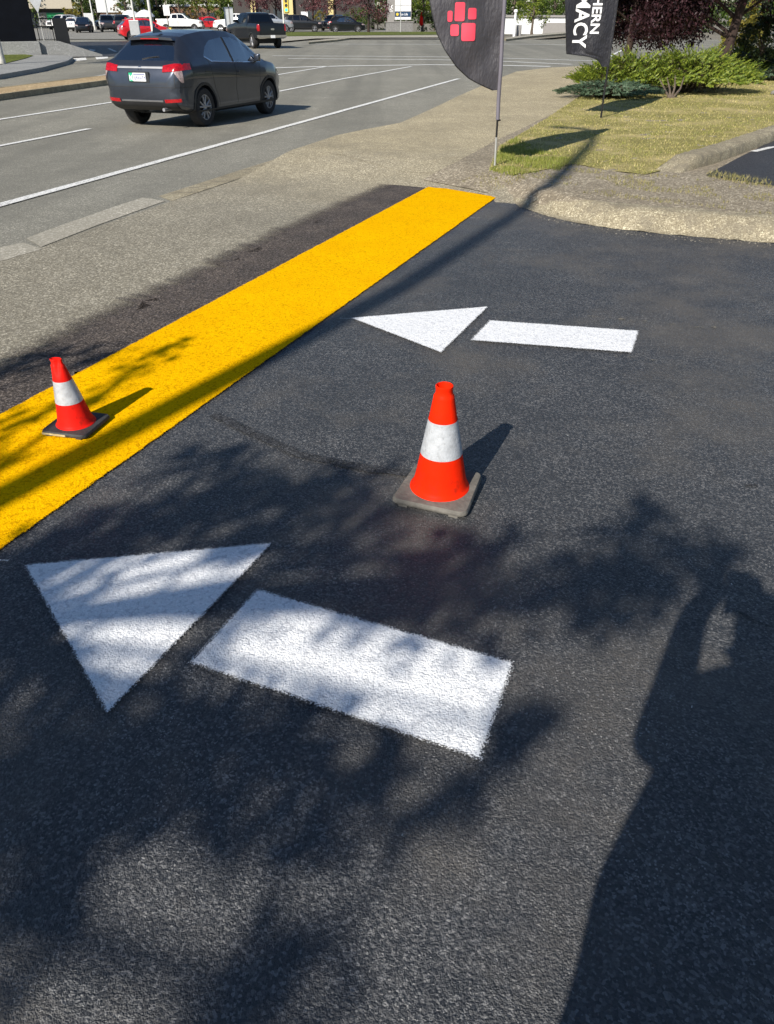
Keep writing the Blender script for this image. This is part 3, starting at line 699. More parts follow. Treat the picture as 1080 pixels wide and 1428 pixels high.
def vehicle(name, label, sp, paintm, rimm, glassm='glass', group='vehicles on the road and lots'):
    root = empty(name); tag(root, label, sp['cat'], group)
    hob = tmp(hull(sp)); bm = bmesh.new(); bm.from_mesh(hob.data); bvh = BVHTree.FromBMesh(bm); bm.free()
    cut = []; W = sp['W'] / 2
    for x in sp['axles']:
        for s in (-1, 1):
            m = MB(); rr = sp['wr'] * 1.13
            m.lathe([(rr, s * (W - 0.32)), (rr, s * (W + 0.2))], 40, None, 'y')
            n = 40; m.f += [tuple(range(n)), tuple(range(2*n-1, n-1, -1))]
            o = tmp(m.mesh('c'));
            o.location = (x, 0, sp['wr']); cut.append(o)
    if sp.get('cabin'):
        cut.append(tmp(MB().prism(sp['cabin'], 'y', -sp['cabt'], sp['cabt']).mesh('c')))
        x0c = min(p[0] for p in sp['cabin']) + 0.02; x1c = max(p[0] for p in sp['cabin']) - 0.14; z0c = min(p[1] for p in sp['cabin']) + 0.03
        cut.append(tmp(MB().box((x0c + 0.1, -sp['cabw'], z0c), (x1c, sp['cabw'], sp['side'][-1][0][1] - 0.03)).mesh('c')))
    if sp.get('bed'): cut.append(tmp(MB().box(*sp['bed']).mesh('c')))
    wins = []
    for poly in sp['side']: wins.append(('side_window', MB().prism(poly, 'y', -1.4, 1.4)))
    if sp.get('rearwin'): wins.append(('rear_window', MB().prism(sp['rearwin'], 'x', sp['rwx'][0], sp['rwx'][1])))
    if sp.get('windshield'): wins.append(('windshield', MB().prism(sp['windshield'], 'x', sp['wsx'][0], sp['wsx'][1])))
    for nm, mb in wins: cut.append(tmp(mb.mesh('c')))
    bpy.context.view_layer.update()
    body = boolean(hob, cut, 'DIFFERENCE'); smooth(body, 28); link('body', body, paintm, root)
    for nm, mb in wins:
        if nm == 'side_window':
            for s in (-1, 1):
                poly = [(v[0], v[2]) for v in mb.v[:len(mb.v)//2]]
                link(nm, patch(hob, bvh, MB().prism(poly, 'y', 0.2 * s, 1.4 * s).mesh('c'), 0), M[glassm], root)
        else: link(nm, patch(hob, bvh, mb.mesh('c'), 0), M[glassm], root)
    for nm, mb, mt, off in sp.get('patches', []):
        link(nm, patch(hob, bvh, mb.mesh('c'), off), M[mt] if isinstance(mt, str) else mt, root)
    drop(*cut)
    for x in sp['axles']:
        for s in (-1, 1): wheel(root, x, s * (W - sp.get('ww', 0.215) / 2 - 0.035), sp['wr'], sp.get('ww', 0.215), rimm)
    MB().box((sp['axles'][0] - 0.15, -W + 0.28, sp['wr'] - 0.12), (sp['axles'][1] + 0.2, W - 0.28, sp['wr'] + 0.18)).build('underbody', M['blackplastic'], root)
    for s in (-1, 1):
        xm, zm = sp['mirror']
        MB().box((xm - 0.05, s * (W - 0.05) - 0.10, zm - 0.07), (xm + 0.05, s * (W + 0.02) + 0.10, zm + 0.07)).build('mirror', paintm, root, sm=60, bevel=0.03)
    if sp.get('seats'):
        for x, zs_ in sp['seats']:
            for y in (-0.36, 0.36):
                MB().box((x, y - 0.22, 0.5), (x + 0.45, y + 0.22, 0.72)).box((x - 0.12, y - 0.21, 0.7), (x + 0.02, y + 0.21, zs_)).build('seat', M['seat'], root)
                MB().box((x - 0.14, y - 0.13, zs_ + 0.03), (x - 0.03, y + 0.13, zs_ + 0.22)).build('headrest', M['seat'], root, sm=60, bevel=0.04)
    drop(hob)
    return root
def put(root, P, heading, ref=(0, 0)):
    """stand a vehicle on the sloping ground with local point ref at P, nose towards azimuth heading (from +Y to the right)"""
    rz = pi / 2 - heading
    sl_ = (zg(P.y + 1.5) - zg(P.y - 1.5)) / 3.0
    m = Matrix.Rotation(sl_, 4, 'X') @ Matrix.Rotation(rz, 4, 'Z')
    off = m @ Vector((ref[0], ref[1], 0))
    root.matrix_world = Matrix.Translation(Vector(P) - off) @ m

def mirror_poly(p): return p + [(-y, z) for y, z in p[::-1]]
# ---- dark hatchback crossover in front
SUV = dict(cat='car', L=4.30, W=1.77, wr=0.335, axles=(0.82, 3.43), crown=0.025,
    zt=[(0, 0.80), (0.03, 0.90), (0.07, 1.00), (0.12, 1.06), (0.17, 1.085), (0.36, 1.25), (0.60, 1.44), (0.68, 1.485), (0.95, 1.535), (1.4, 1.58), (1.9, 1.59), (2.3, 1.57), (2.6, 1.51), (2.9, 1.36), (3.2, 1.165), (3.4, 1.035), (3.7, 0.99), (4.0, 0.91), (4.17, 0.82), (4.26, 0.70), (4.30, 0.60)],
    zb=[(0, 0.50), (0.04, 0.40), (0.25, 0.32), (0.6, 0.24), (3.8, 0.22), (4.2, 0.26), (4.3, 0.40)],
    zs=[(0, 1.02), (0.5, 1.12), (1.1, 1.10), (2.0, 1.05), (3.3, 0.99), (4.3, 0.9)],
    w=[(0, 0.62), (0.03, 0.74), (0.09, 0.815), (0.2, 0.86), (0.45, 0.882), (1.2, 0.885), (3.3, 0.885), (3.8, 0.86), (4.1, 0.77), (4.22, 0.66), (4.30, 0.48)],
    wt=[(0, 0.74), (0.2, 0.71), (0.62, 0.535), (1.3, 0.575), (2.2, 0.60), (2.7, 0.62), (3.4, 0.76), (4.3, 0.7)],
    cabin=[(0.70, 0.55), (0.62, 1.12), (0.92, 1.46), (1.4, 1.525), (2.2, 1.52), (2.55, 1.44), (3.05, 1.12), (3.0, 0.55)], cabw=0.72, cabt=0.485,
    side=[[(1.02, 1.185), (1.22, 1.33), (1.45, 1.425), (1.93, 1.475), (1.99, 1.06), (1.22, 1.10)], [(2.06, 1.055), (2.01, 1.475), (2.32, 1.465), (2.62, 1.375), (3.10, 1.075), (3.12, 1.03)]],
    rearwin=mirror_poly([(0.66, 1.125), (0.58, 1.28), (0.47, 1.40), (0.25, 1.42)]), rwx=(-0.5, 1.0),
    windshield=mirror_poly([(0.70, 1.075), (0.56, 1.44), (0.3, 1.47)]), wsx=(2.45, 4.0),
    mirror=(2.98, 1.10), seats=[(1.35, 1.10), (2.25, 1.12)], patches=[])
pt = SUV['patches']
for s in (-1, 1):
    def S(p): return [(s * y, z) for y, z in p]
    pt.append(('tail_light', MB().prism(S([(0.50, 0.945), (0.50, 1.045), (0.70, 1.075), (0.95, 1.085), (0.95, 1.00), (0.80, 0.965)]), 'x', -0.2, 0.42), 'redlens', 0.012))
    pt.append(('tail_lens', MB().prism(S([(0.72, 0.955), (0.79, 0.965), (0.95, 0.99), (0.95, 0.80), (0.83, 0.78), (0.80, 0.85)]), 'x', -0.2, 0.17), 'clearlens', 0.010))
    pt.append(('reflector', MB().prism(S([(0.50, 0.455), (0.50, 0.51), (0.80, 0.525), (0.80, 0.47)]), 'x', -0.2, 0.22), 'redlens', 0.010))
    pt.append(('sill_trim', MB().prism([(0.5, 0.15), (0.5, 0.30), (3.9, 0.30), (3.9, 0.15)], 'y', 0.4 * s, 1.2 * s), 'blackplastic', 0.008))
    pt.append(('headlight', MB().prism(S([(0.45, 0.70), (0.45, 0.80), (0.9, 0.88), (0.9, 0.76)]), 'x', 3.85, 4.6), 'clearlens', 0.008))
    pt.append(('window_trim', MB().prism([(1.0, 1.165), (1.2, 1.08), (1.99, 1.04), (3.14, 1.015), (3.13, 1.028), (2.05, 1.053), (1.22, 1.098), (1.03, 1.18)], 'y', 0.4 * s, 1.2 * s), 'chrome', 0.006))
    pt.append(('door_seam', MB().prism([(2.035, 0.34), (2.035, 1.04), (2.045, 1.04), (2.045, 0.34)], 'y', 0.4 * s, 1.2 * s), 'blackplastic', 0.0015))
    pt.append(('pillar_trim', MB().prism([(1.995, 1.065), (1.935, 1.475), (2.005, 1.475), (2.055, 1.06)], 'y', 0.4 * s, 1.2 * s), 'blackplastic', 0.004))
    pt.append(('door_handle', MB().prism([(2.12, 0.87), (2.12, 0.905), (2.32, 0.895), (2.32, 0.86)], 'y', 0.4 * s, 1.2 * s), PAINT['slate'], 0.03))
    pt.append(('body_crease', MB().prism([(0.9, 0.93), (2.2, 0.80), (3.3, 0.74), (3.3, 0.752), (2.2, 0.815), (0.9, 0.945)], 'y', 0.4 * s, 1.2 * s), PAINT['slate'], 0.010))
    pt.append(('wheel_arch_trim', MB().prism([(0.82 + 0.425 * math.cos(R(a)), 0.335 + 0.425 * math.sin(R(a))) for a in range(-10, 191, 10)] + [(0.82 + 0.378 * math.cos(R(a)), 0.335 + 0.378 * math.sin(R(a))) for a in range(190, -11, -10)], 'y', 0.5 * s, 1.2 * s), 'blackplastic', 0.012))
    pt.append(('wheel_arch_trim', MB().prism([(3.43 + 0.425 * math.cos(R(a)), 0.335 + 0.425 * math.sin(R(a))) for a in range(-10, 191, 10)] + [(3.43 + 0.378 * math.cos(R(a)), 0.335 + 0.378 * math.sin(R(a))) for a in range(190, -11, -10)], 'y', 0.5 * s, 1.2 * s), 'blackplastic', 0.012))
pt.append(('chrome_bar', MB().prism([(-0.50, 1.005), (-0.50, 1.035), (0.50, 1.035), (0.50, 1.005)], 'x', -0.2, 0.3), 'rim_dk', 0.004))
pt.append(('lower_bumper', MB().prism([(-0.72, 0.30), (-0.72, 0.46), (0.72, 0.46), (0.72, 0.30)], 'x', -0.2, 0.30), 'blackplastic', 0.010))
pt.append(('bumper_garnish', MB().prism([(-0.46, 0.47), (-0.46, 0.495), (0.46, 0.495), (0.46, 0.47)], 'x', -0.2, 0.25), 'rim', 0.012))
pt.append(('bumper_seam', MB().prism([(-0.88, 0.70), (-0.88, 0.709), (0.88, 0.709), (0.88, 0.70)], 'x', -0.2, 0.40), 'blackplastic', 0.002))
for s in (-1, 1):
    pt.append(('hatch_seam', MB().prism([(s * 0.735, 0.71), (s * 0.735, 0.945), (s * 0.745, 0.945), (s * 0.745, 0.71)], 'x', -0.2, 0.20), 'blackplastic', 0.002))
    pt.append(('rear_door_seam', MB().prism([(1.16, 0.78), (1.28, 0.55), (1.34, 0.34), (1.35, 0.34), (1.29, 0.555), (1.17, 0.785), (1.08, 1.16), (1.07, 1.16)], 'y', 0.4 * s, 1.2 * s), 'blackplastic', 0.0015))
    pt.append(('front_door_seam', MB().prism([(3.02, 0.34), (3.02, 0.80), (3.08, 1.00), (3.09, 1.00), (3.03, 0.80), (3.03, 0.34)], 'y', 0.4 * s, 1.2 * s), 'blackplastic', 0.0015))
pt.append(('bumper_ledge', MB().prism([(-0.86, 0.655), (-0.86, 0.675), (0.86, 0.675), (0.86, 0.655)], 'x', -0.2, 0.34), PAINT['slate'], 0.016))
car = vehicle('parked_car', 'dark blue-grey hatchback crossover driving beside the tan median', SUV, PAINT['slate'], M['rim_dk'])
car.name = 'crossover_car'
# text helper
def text_mesh(s, size, bold=0.0, ext=0.0):
    cu = bpy.data.curves.new('t', 'FONT'); cu.body = s; cu.size = size; cu.offset = bold; cu.extrude = ext; cu.resolution_u = 3
    o = bpy.data.objects.new('t', cu); C.objects.link(o)
    dg = bpy.context.evaluated_depsgraph_get(); dg.update()
    me = bpy.data.meshes.new_from_object(o.evaluated_get(dg)); bpy.data.objects.remove(o); bpy.data.curves.remove(cu)
    return me
def place_text(me, fn, sub=0):
    bm = bmesh.new(); bm.from_mesh(me)
    for _ in range(sub):
        bmesh.ops.subdivide_edges(bm, edges=bm.edges[:], cuts=1, use_grid_fill=True)
        bmesh.ops.triangulate(bm, faces=bm.faces[:])
    for v in bm.verts: v.co = fn(v.co)
    bm.to_mesh(me); bm.free(); me.update(); return me
# number plate, emblem, wiper, spoiler, aerial fin
plate = MB().box((-0.022, -0.16, 0.80), (-0.006, 0.12, 0.935)).build('number_plate', M['plate'], car)
MB().prism(rr_poly(-0.22, 0.24, 0.775, 0.955, 0.03), 'x', -0.006, 0.03).build('plate_recess', PAINT['charcoal'], car)
MB().box((-0.024, 0.125, 0.80), (-0.007, 0.205, 0.935)).build('green_sticker', M['green'], car)
tn = text_mesh('N', 0.10, 0.004); link('sticker_letter', place_text(tn, lambda c: Vector((-0.0255, 0.20 - c.x * 0.9, 0.815 + c.y * 1.2))), M['pwhite'], car)
MB().box((-0.0235, -0.145, 0.905), (-0.0225, 0.105, 0.918)).build('plate_heading', M['plateink'], plate)
for k in range(6):
    y = 0.09 - k * 0.043
    m = MB()
    m.box((-0.0235, y - 0.028, 0.825), (-0.0225, y - 0.020, 0.885)).box((-0.0235, y - 0.008, 0.825), (-0.0225, y, 0.885))
    zb = 0.825 + (k * 37 % 50) / 1000.0; m.box((-0.0236, y - 0.0275, zb), (-0.0226, y - 0.0005, zb + 0.009)); m.build('plate_character', M['plateink'], plate)
em = MB(); em.tube([(0.0, 0.036, 1.075), (0.0, 0.03, 0.985)], 0.006, 6); em.tube([(0.0, -0.036, 1.075), (0.0, -0.03, 0.985)], 0.006, 6); em.tube([(0.0, -0.032, 1.03), (0.0, 0.032, 1.03)], 0.006, 6)
for v in range(len(em.v)): x, y, z = em.v[v]; em.v[v] = (x + float(np.interp(z, [0.9, 1.0, 1.06, 1.085], [0.02, 0.055, 0.105, 0.15])) - 0.01, y, z)
em.build('emblem', M['chrome'], car)
MB().prism([(-0.50, 1.435), (-0.47, 1.475), (0, 1.51), (0.47, 1.475), (0.50, 1.435), (0, 1.46)], 'x', 0.50, 0.74).build('spoiler', PAINT['slate'], car, sm=30)
MB().box((0.494, -0.20, 1.455), (0.502, 0.20, 1.472)).build('high_brake_light', M['redlens'], car)
MB().tube([(0.21, 0.02, 1.145), (0.235, -0.1, 1.17), (0.255, -0.33, 1.195)], [0.012, 0.009, 0.006], 6).build('wiper', M['blackplastic'], car)
MB().add([(0.62, 0, 1.55), (0.90, -0.035, 1.565), (0.90, 0.035, 1.565), (0.66, 0, 1.655), (0.70, 0, 1.66)], [(0, 1, 4, 3), (0, 3, 4, 2), (1, 2, 4), (0, 2, 1)]).build('aerial_fin', PAINT['slate'], car)
MB().tube([(-0.01, -0.45, 0.34), (0.3, -0.45, 0.34)], 0.03, 10).build('exhaust', M['rim_dk'], car)
pRR = G3(286, 176); pFR = G3(372, 153.5)
hd = math.atan2(pFR.x - pRR.x, pFR.y - pRR.y) + R(6.5)
put(car, pRR, hd, (0.82, -0.77))

# ---- pickup
def pickup_spec(crew=True):
    cb = 1.78
    sp = dict(cat='pickup truck', L=5.85, W=2.02, wr=0.40, ww=0.27, axles=(1.22, 4.85), crown=0.012,
        zt=[(0, 1.20), (0.02, 1.36), (0.06, 1.385), (cb, 1.40), (cb + 0.03, 1.45), (cb + 0.16, 1.86), (cb + 0.3, 1.93), (2.6, 1.96), (3.2, 1.95), (3.5, 1.90), (4.15, 1.42), (4.3, 1.36), (5.3, 1.28), (5.65, 1.20), (5.78, 1.05), (5.85, 0.85)],
        zb=[(0, 0.70), (0.1, 0.62), (0.4, 0.56), (5.3, 0.46), (5.85, 0.52)],
        zs=[(0, 1.36), (1.7, 1.38), (4.2, 1.34), (5.85, 1.2)],
        w=[(0, 0.94), (0.05, 0.98), (0.3, 1.0), (5.2, 1.0), (5.6, 0.96), (5.85, 0.84)], wt=[(0, 0.9), (1.7, 0.9), (1.95, 0.74), (3.4, 0.74), (4.2, 0.86), (5.85, 0.8)],
        cabin=[(cb + 0.14, 0.8), (cb + 0.20, 1.80), (2.3, 1.88), (3.3, 1.88), (3.95, 1.40), (3.9, 0.8)], cabw=0.84, cabt=0.63,
        bed=((0.09, -0.86, 0.95), (cb - 0.06, 0.86, 1.9)),
        side=[[(2.06, 1.43), (2.12, 1.83), (2.75, 1.87), (2.78, 1.42)], [(2.86, 1.42), (2.83, 1.87), (3.38, 1.85), (3.85, 1.47), (3.86, 1.41)]],
        rearwin=mirror_poly([(0.68, 1.47), (0.62, 1.83), (0.3, 1.84)]), rwx=(1.5, 2.2), windshield=mirror_poly([(0.78, 1.45), (0.66, 1.86), (0.3, 1.88)]), wsx=(3.3, 4.6),
        mirror=(3.75, 1.50), seats=[(2.1, 1.45), (3.0, 1.45)], patches=[])
    P = sp['patches']
    for s in (-1, 1):
        P.append(('tail_light', MB().prism([(s * 0.86, 0.98), (s * 0.86, 1.33), (s * 1.1, 1.33), (s * 1.1, 0.98)], 'x', -0.2, 0.16), 'redlens', 0.012))
        P.append(('headlight', MB().prism([(s * 0.6, 0.92), (s * 0.6, 1.12), (s * 1.1, 1.12), (s * 1.1, 0.92)], 'x', 5.5, 6.2), 'clearlens', 0.01))
        P.append(('sill_trim', MB().prism([(1.7, 0.40), (1.7, 0.58), (4.4, 0.58), (4.4, 0.40)], 'y', 0.4 * s, 1.2 * s), 'blackplastic', 0.01))
        P.append(('door_seam', MB().prism([(2.81, 0.62), (2.81, 1.40), (2.825, 1.40), (2.825, 0.62)], 'y', 0.4 * s, 1.2 * s), 'blackplastic', 0.002))
    P.append(('bumper', MB().prism([(-1.1, 0.55), (-1.1, 0.76), (1.1, 0.76), (1.1, 0.55)], 'x', -0.3, 0.18), 'chrome', 0.05))
    P.append(('tailgate_band', MB().prism([(-0.82, 0.80), (-0.82, 1.30), (0.82, 1.30), (0.82, 0.80)], 'x', -0.3, 0.10), PAINT['black'], 0.012))
    P.append(('grille', MB().prism([(-0.55, 0.85), (-0.55, 1.12), (0.55, 1.12), (0.55, 0.85)], 'x', 5.5, 6.2), 'blackplastic', 0.015))
    return sp
trk = vehicle('pickup_truck', 'black crew-cab pickup turning away in front of the purple trees', pickup_spec(), PAINT['black'], M['rim'], 'darkglass')
MB().box((-0.06, -0.15, 0.60), (-0.035, 0.15, 0.75)).build('number_plate', M['plate'], trk)
MB().prism(rr_poly(-0.12, 0.12, 1.02, 1.12, 0.045), 'x', -0.05, 0.0).build('emblem', M['chrome'], trk)
put(trk, G3(388, 67), R(-31), (1.22, -0.85))
wt = copy_tree(trk, None, {PAINT['black']: PAINT['white']}); wt['label'] = 'white pickup seen side-on, parked across the street facing the purple trees'
put(wt, AT(270, 118) , R(88), (4.85, -0.85))
wt2 = copy_tree(trk, None, {PAINT['black']: PAINT['white']}); wt2['label'] = 'white pickup whose nose shows behind the grey sign back'
put(wt2, AT(307, 112), R(-82), (4.85, 0.85))
sv = copy_tree(trk, None, {PAINT['black']: PAINT['silver']}); sv['label'] = 'silver pickup half hidden behind the black pickup'
put(sv, AT(388, 112), R(82), (4.0, -0.85))
# ---- far SUVs and cars share one full-size SUV shape
BIG = dict(cat='car', L=4.95, W=1.95, wr=0.39, ww=0.25, axles=(1.05, 3.98), crown=0.02,
    zt=[(0, 1.0), (0.03, 1.12), (0.10, 1.25), (0.36, 1.70), (0.5, 1.78), (1.2, 1.83), (2.4, 1.82), (2.9, 1.74), (3.55, 1.28), (3.7, 1.21), (4.5, 1.11), (4.8, 1.0), (4.9, 0.85), (4.95, 0.75)],
    zb=[(0, 0.55), (0.3, 0.38), (4.6, 0.36), (4.95, 0.5)], zs=[(0, 1.18), (3.6, 1.17), (4.95, 1.0)],
    w=[(0, 0.78), (0.06, 0.90), (0.3, 0.96), (4.3, 0.965), (4.7, 0.90), (4.95, 0.66)], wt=[(0, 0.84), (0.4, 0.70), (2.8, 0.70), (3.6, 0.82), (4.95, 0.7)],
    cabin=[(0.55, 0.65), (0.5, 1.2), (0.7, 1.70), (2.7, 1.74), (3.3, 1.3), (3.3, 0.65)], cabw=0.80, cabt=0.59,
    side=[[(0.62, 1.26), (0.82, 1.66), (1.25, 1.73), (1.28, 1.24)], [(1.36, 1.24), (1.33, 1.73), (2.15, 1.74), (2.2, 1.22)], [(2.28, 1.22), (2.23, 1.74), (2.72, 1.70), (3.28, 1.27), (3.3, 1.21)]],
    rearwin=mirror_poly([(0.70, 1.27), (0.60, 1.64), (0.3, 1.67)]), rwx=(-0.4, 0.7), windshield=mirror_poly([(0.78, 1.24), (0.62, 1.72), (0.3, 1.74)]), wsx=(2.7, 4.2),
    mirror=(3.1, 1.27), seats=[(1.5, 1.3), (2.4, 1.3)], patches=[])
for s in (-1, 1):
    BIG['patches'] += [('tail_light', MB().prism([(s * 0.72, 0.95), (s * 0.72, 1.22), (s * 1.1, 1.22), (s * 1.1, 0.95)], 'x', -0.2, 0.25), 'redlens', 0.01),
                       ('headlight', MB().prism([(s * 0.5, 0.85), (s * 0.5, 1.0), (s * 1.1, 1.02), (s * 1.1, 0.88)], 'x', 4.45, 5.2), 'clearlens', 0.01),
                       ('sill_trim', MB().prism([(0.7, 0.25), (0.7, 0.44), (4.4, 0.44), (4.4, 0.25)], 'y', 0.4 * s, 1.2 * s), 'blackplastic', 0.01)]
BIG['patches'].append(('grille', MB().prism([(-0.42, 0.62), (-0.42, 0.95), (0.42, 0.95), (0.42, 0.62)], 'x', 4.5, 5.3), 'blackplastic', 0.012))
BIG['patches'].append(('lower_bumper', MB().prism([(-0.9, 0.4), (-0.9, 0.58), (0.9, 0.58), (0.9, 0.4)], 'x', -0.2, 0.3), 'blackplastic', 0.012))
bs = vehicle('suv', 'big black SUV on bright alloy wheels parked facing the pylon sign', BIG, PAINT['black'], M['rim'], 'darkglass')
MB().box((-0.03, -0.15, 0.72), (-0.005, 0.15, 0.85)).build('number_plate', M['plate'], bs)
put(bs, AT(438.5, 112), R(88), (3.98, -0.85))
def clone(src, label, P, hd_, ref, paintm, name=None, src_paint=PAINT['black'], sc_=None):
    o = copy_tree(src, None, {src_paint: paintm}); o['label'] = label
    if name: o.name = name
    put(o, P, hd_, ref)
    if sc_: o.matrix_world = o.matrix_world @ Matrix.Scale(sc_, 4)
    return o
clone(bs, 'charcoal SUV parked nose-on between the big black SUV and the black car', AT(454, 118), R(200), (4.9, 0), PAINT['charcoal'])
clone(car, 'black hatchback parked under the purple trees near the pylon sign', AT(497, 108), R(84), (3.43, -0.77), PAINT['black'], 'hatchback_car', PAINT['slate'], 1.06)
clone(car, 'red hatchback behind the roof of the dark crossover', G3(207, 56.5), R(62), (2.2, -0.6), PAINT['red'], 'hatchback_car', PAINT['slate'], 1.0)
# parked row on the far lot
clone(bs, 'white SUV parked by the tan shop front with the green sign', AT(86, 138), R(205), (2.4, 0), PAINT['white'])
clone(car, 'silver-white hatchback parked tail-on left of the black one', AT(97, 122), R(-4), (0.0, 0), PAINT['white'], 'hatchback_car', PAINT['slate'], 1.0)
clone(car, 'black hatchback parked nose-on before the yellowing shrub', AT(112, 112), R(168), (4.3, 0), PAINT['black'], 'hatchback_car', PAINT['slate'], 1.0)
clone(bs, 'white SUV parked beside the white trailer', AT(137, 134), R(200), (4.9, 0), PAINT['white'])
clone(bs, 'black SUV parked nose-on in front of the brick building', AT(150, 116), R(160), (4.95, 0), PAINT['charcoal'])
clone(bs, 'black SUV parked tail-on beside the white canopies', AT(168, 112), R(-8), (0, 0), PAINT['black'])
clone(car, 'red hatchback parked far behind the white pickups', AT(291, 136), R(70), (2.0, 0), PAINT['red'], 'hatchback_car', PAINT['slate'], 1.0)

# ------------------------------------------------------------------ vegetation helpers
M['bark'] = plain('brown_bark', (0.10, 0.075, 0.055), 0.9, var=0.4, scale=14, bump=0.8, bscale=25)
M['bark_red'] = plain('reddish_bark', (0.035, 0.020, 0.015), 0.9, var=0.4, scale=14, bump=0.8, bscale=25)
M['birch'] = plain('pale_birch_bark', (0.50, 0.48, 0.43), 0.85, var=0.35, scale=8, bump=0.5, bscale=25)
M['leaf_green'] = leafmat('green_leaves', [(0.035, 0.065, 0.012), (0.07, 0.12, 0.02), (0.12, 0.17, 0.03), (0.055, 0.09, 0.018)])
M['leaf_bright'] = leafmat('bright_green_leaves', [(0.10, 0.15, 0.02), (0.17, 0.22, 0.03), (0.24, 0.27, 0.04)])
M['leaf_dark'] = leafmat('dark_evergreen_needles', [(0.012, 0.022, 0.008), (0.03, 0.045, 0.014), (0.045, 0.06, 0.02)], trans=0.15)
M['leaf_yellow'] = leafmat('yellowing_leaves', [(0.20, 0.18, 0.03), (0.30, 0.24, 0.04), (0.14, 0.15, 0.03)])
M['leaf_orange'] = leafmat('turning_leaves', [(0.22, 0.13, 0.04), (0.30, 0.20, 0.07), (0.16, 0.12, 0.03)])
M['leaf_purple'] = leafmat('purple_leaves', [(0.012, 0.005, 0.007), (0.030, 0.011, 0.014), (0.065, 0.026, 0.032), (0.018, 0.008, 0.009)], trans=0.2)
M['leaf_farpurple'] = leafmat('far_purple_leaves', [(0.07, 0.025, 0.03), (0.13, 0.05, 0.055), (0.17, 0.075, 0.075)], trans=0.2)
M['juniper'] = leafmat('juniper_sprays', [(0.06, 0.10, 0.012), (0.13, 0.19, 0.02), (0.22, 0.27, 0.03), (0.30, 0.33, 0.045)], trans=0.25)
M['bluejuniper'] = leafmat('blue_juniper_sprays', [(0.045, 0.085, 0.05), (0.09, 0.145, 0.085), (0.15, 0.20, 0.12)], trans=0.2)
M['blade'] = leafmat('grass_blades', [(0.24, 0.245, 0.055), (0.42, 0.38, 0.11), (0.58, 0.49, 0.20), (0.66, 0.54, 0.26), (0.30, 0.30, 0.075)], trans=0.25)
M['tip'] = leafmat('dry_grass_blades', [(0.38, 0.32, 0.15), (0.27, 0.24, 0.09), (0.18, 0.18, 0.05)], trans=0.25)

def leaf_mesh(name, cen, size, aspect=0.5, droop=0.0, jitter=0.35):
    n = len(cen); a = RNG.normal(size=(n, 3)); a[:, 2] -= droop; a /= np.linalg.norm(a, axis=1)[:, None]
    b = RNG.normal(size=(n, 3)); b -= a * np.sum(a * b, axis=1)[:, None]; b /= np.linalg.norm(b, axis=1)[:, None]
    nn = np.cross(a, b)
    L = (size * (1 + jitter * RNG.uniform(-1, 1, n)))[:, None] / 2; Wd = L * aspect
    V = np.stack([cen - a * L, cen + b * Wd + nn * L * 0.15, cen + a * L, cen - b * Wd + nn * L * 0.15], axis=1).reshape(-1, 3)
    return np_mesh(name, V, np.arange(4 * n).reshape(-1, 4))
def blob_points(blobs, n, shell=0.5):
    """leaf positions: clumps inside each blob so that gaps stay between them"""
    vol = np.array([b[3] * b[4] * b[5] for b in blobs]) ** 0.8; vol /= vol.sum(); out = []
    for b, f in zip(blobs, vol):
        m = max(6, int(n * f)); k = max(3, int(m / 26))
        u = RNG.normal(size=(k, 3)); u /= np.linalg.norm(u, axis=1)[:, None]
        r = (shell + (1 - shell) * RNG.random(k)) ** 0.7
        cc = u * r[:, None]
        idx = RNG.integers(0, k, m)
        p = cc[idx] + RNG.normal(size=(m, 3)) * 0.16
        out.append(p * np.array(b[3:6]) + np.array(b[:3]))
    return np.concatenate(out)
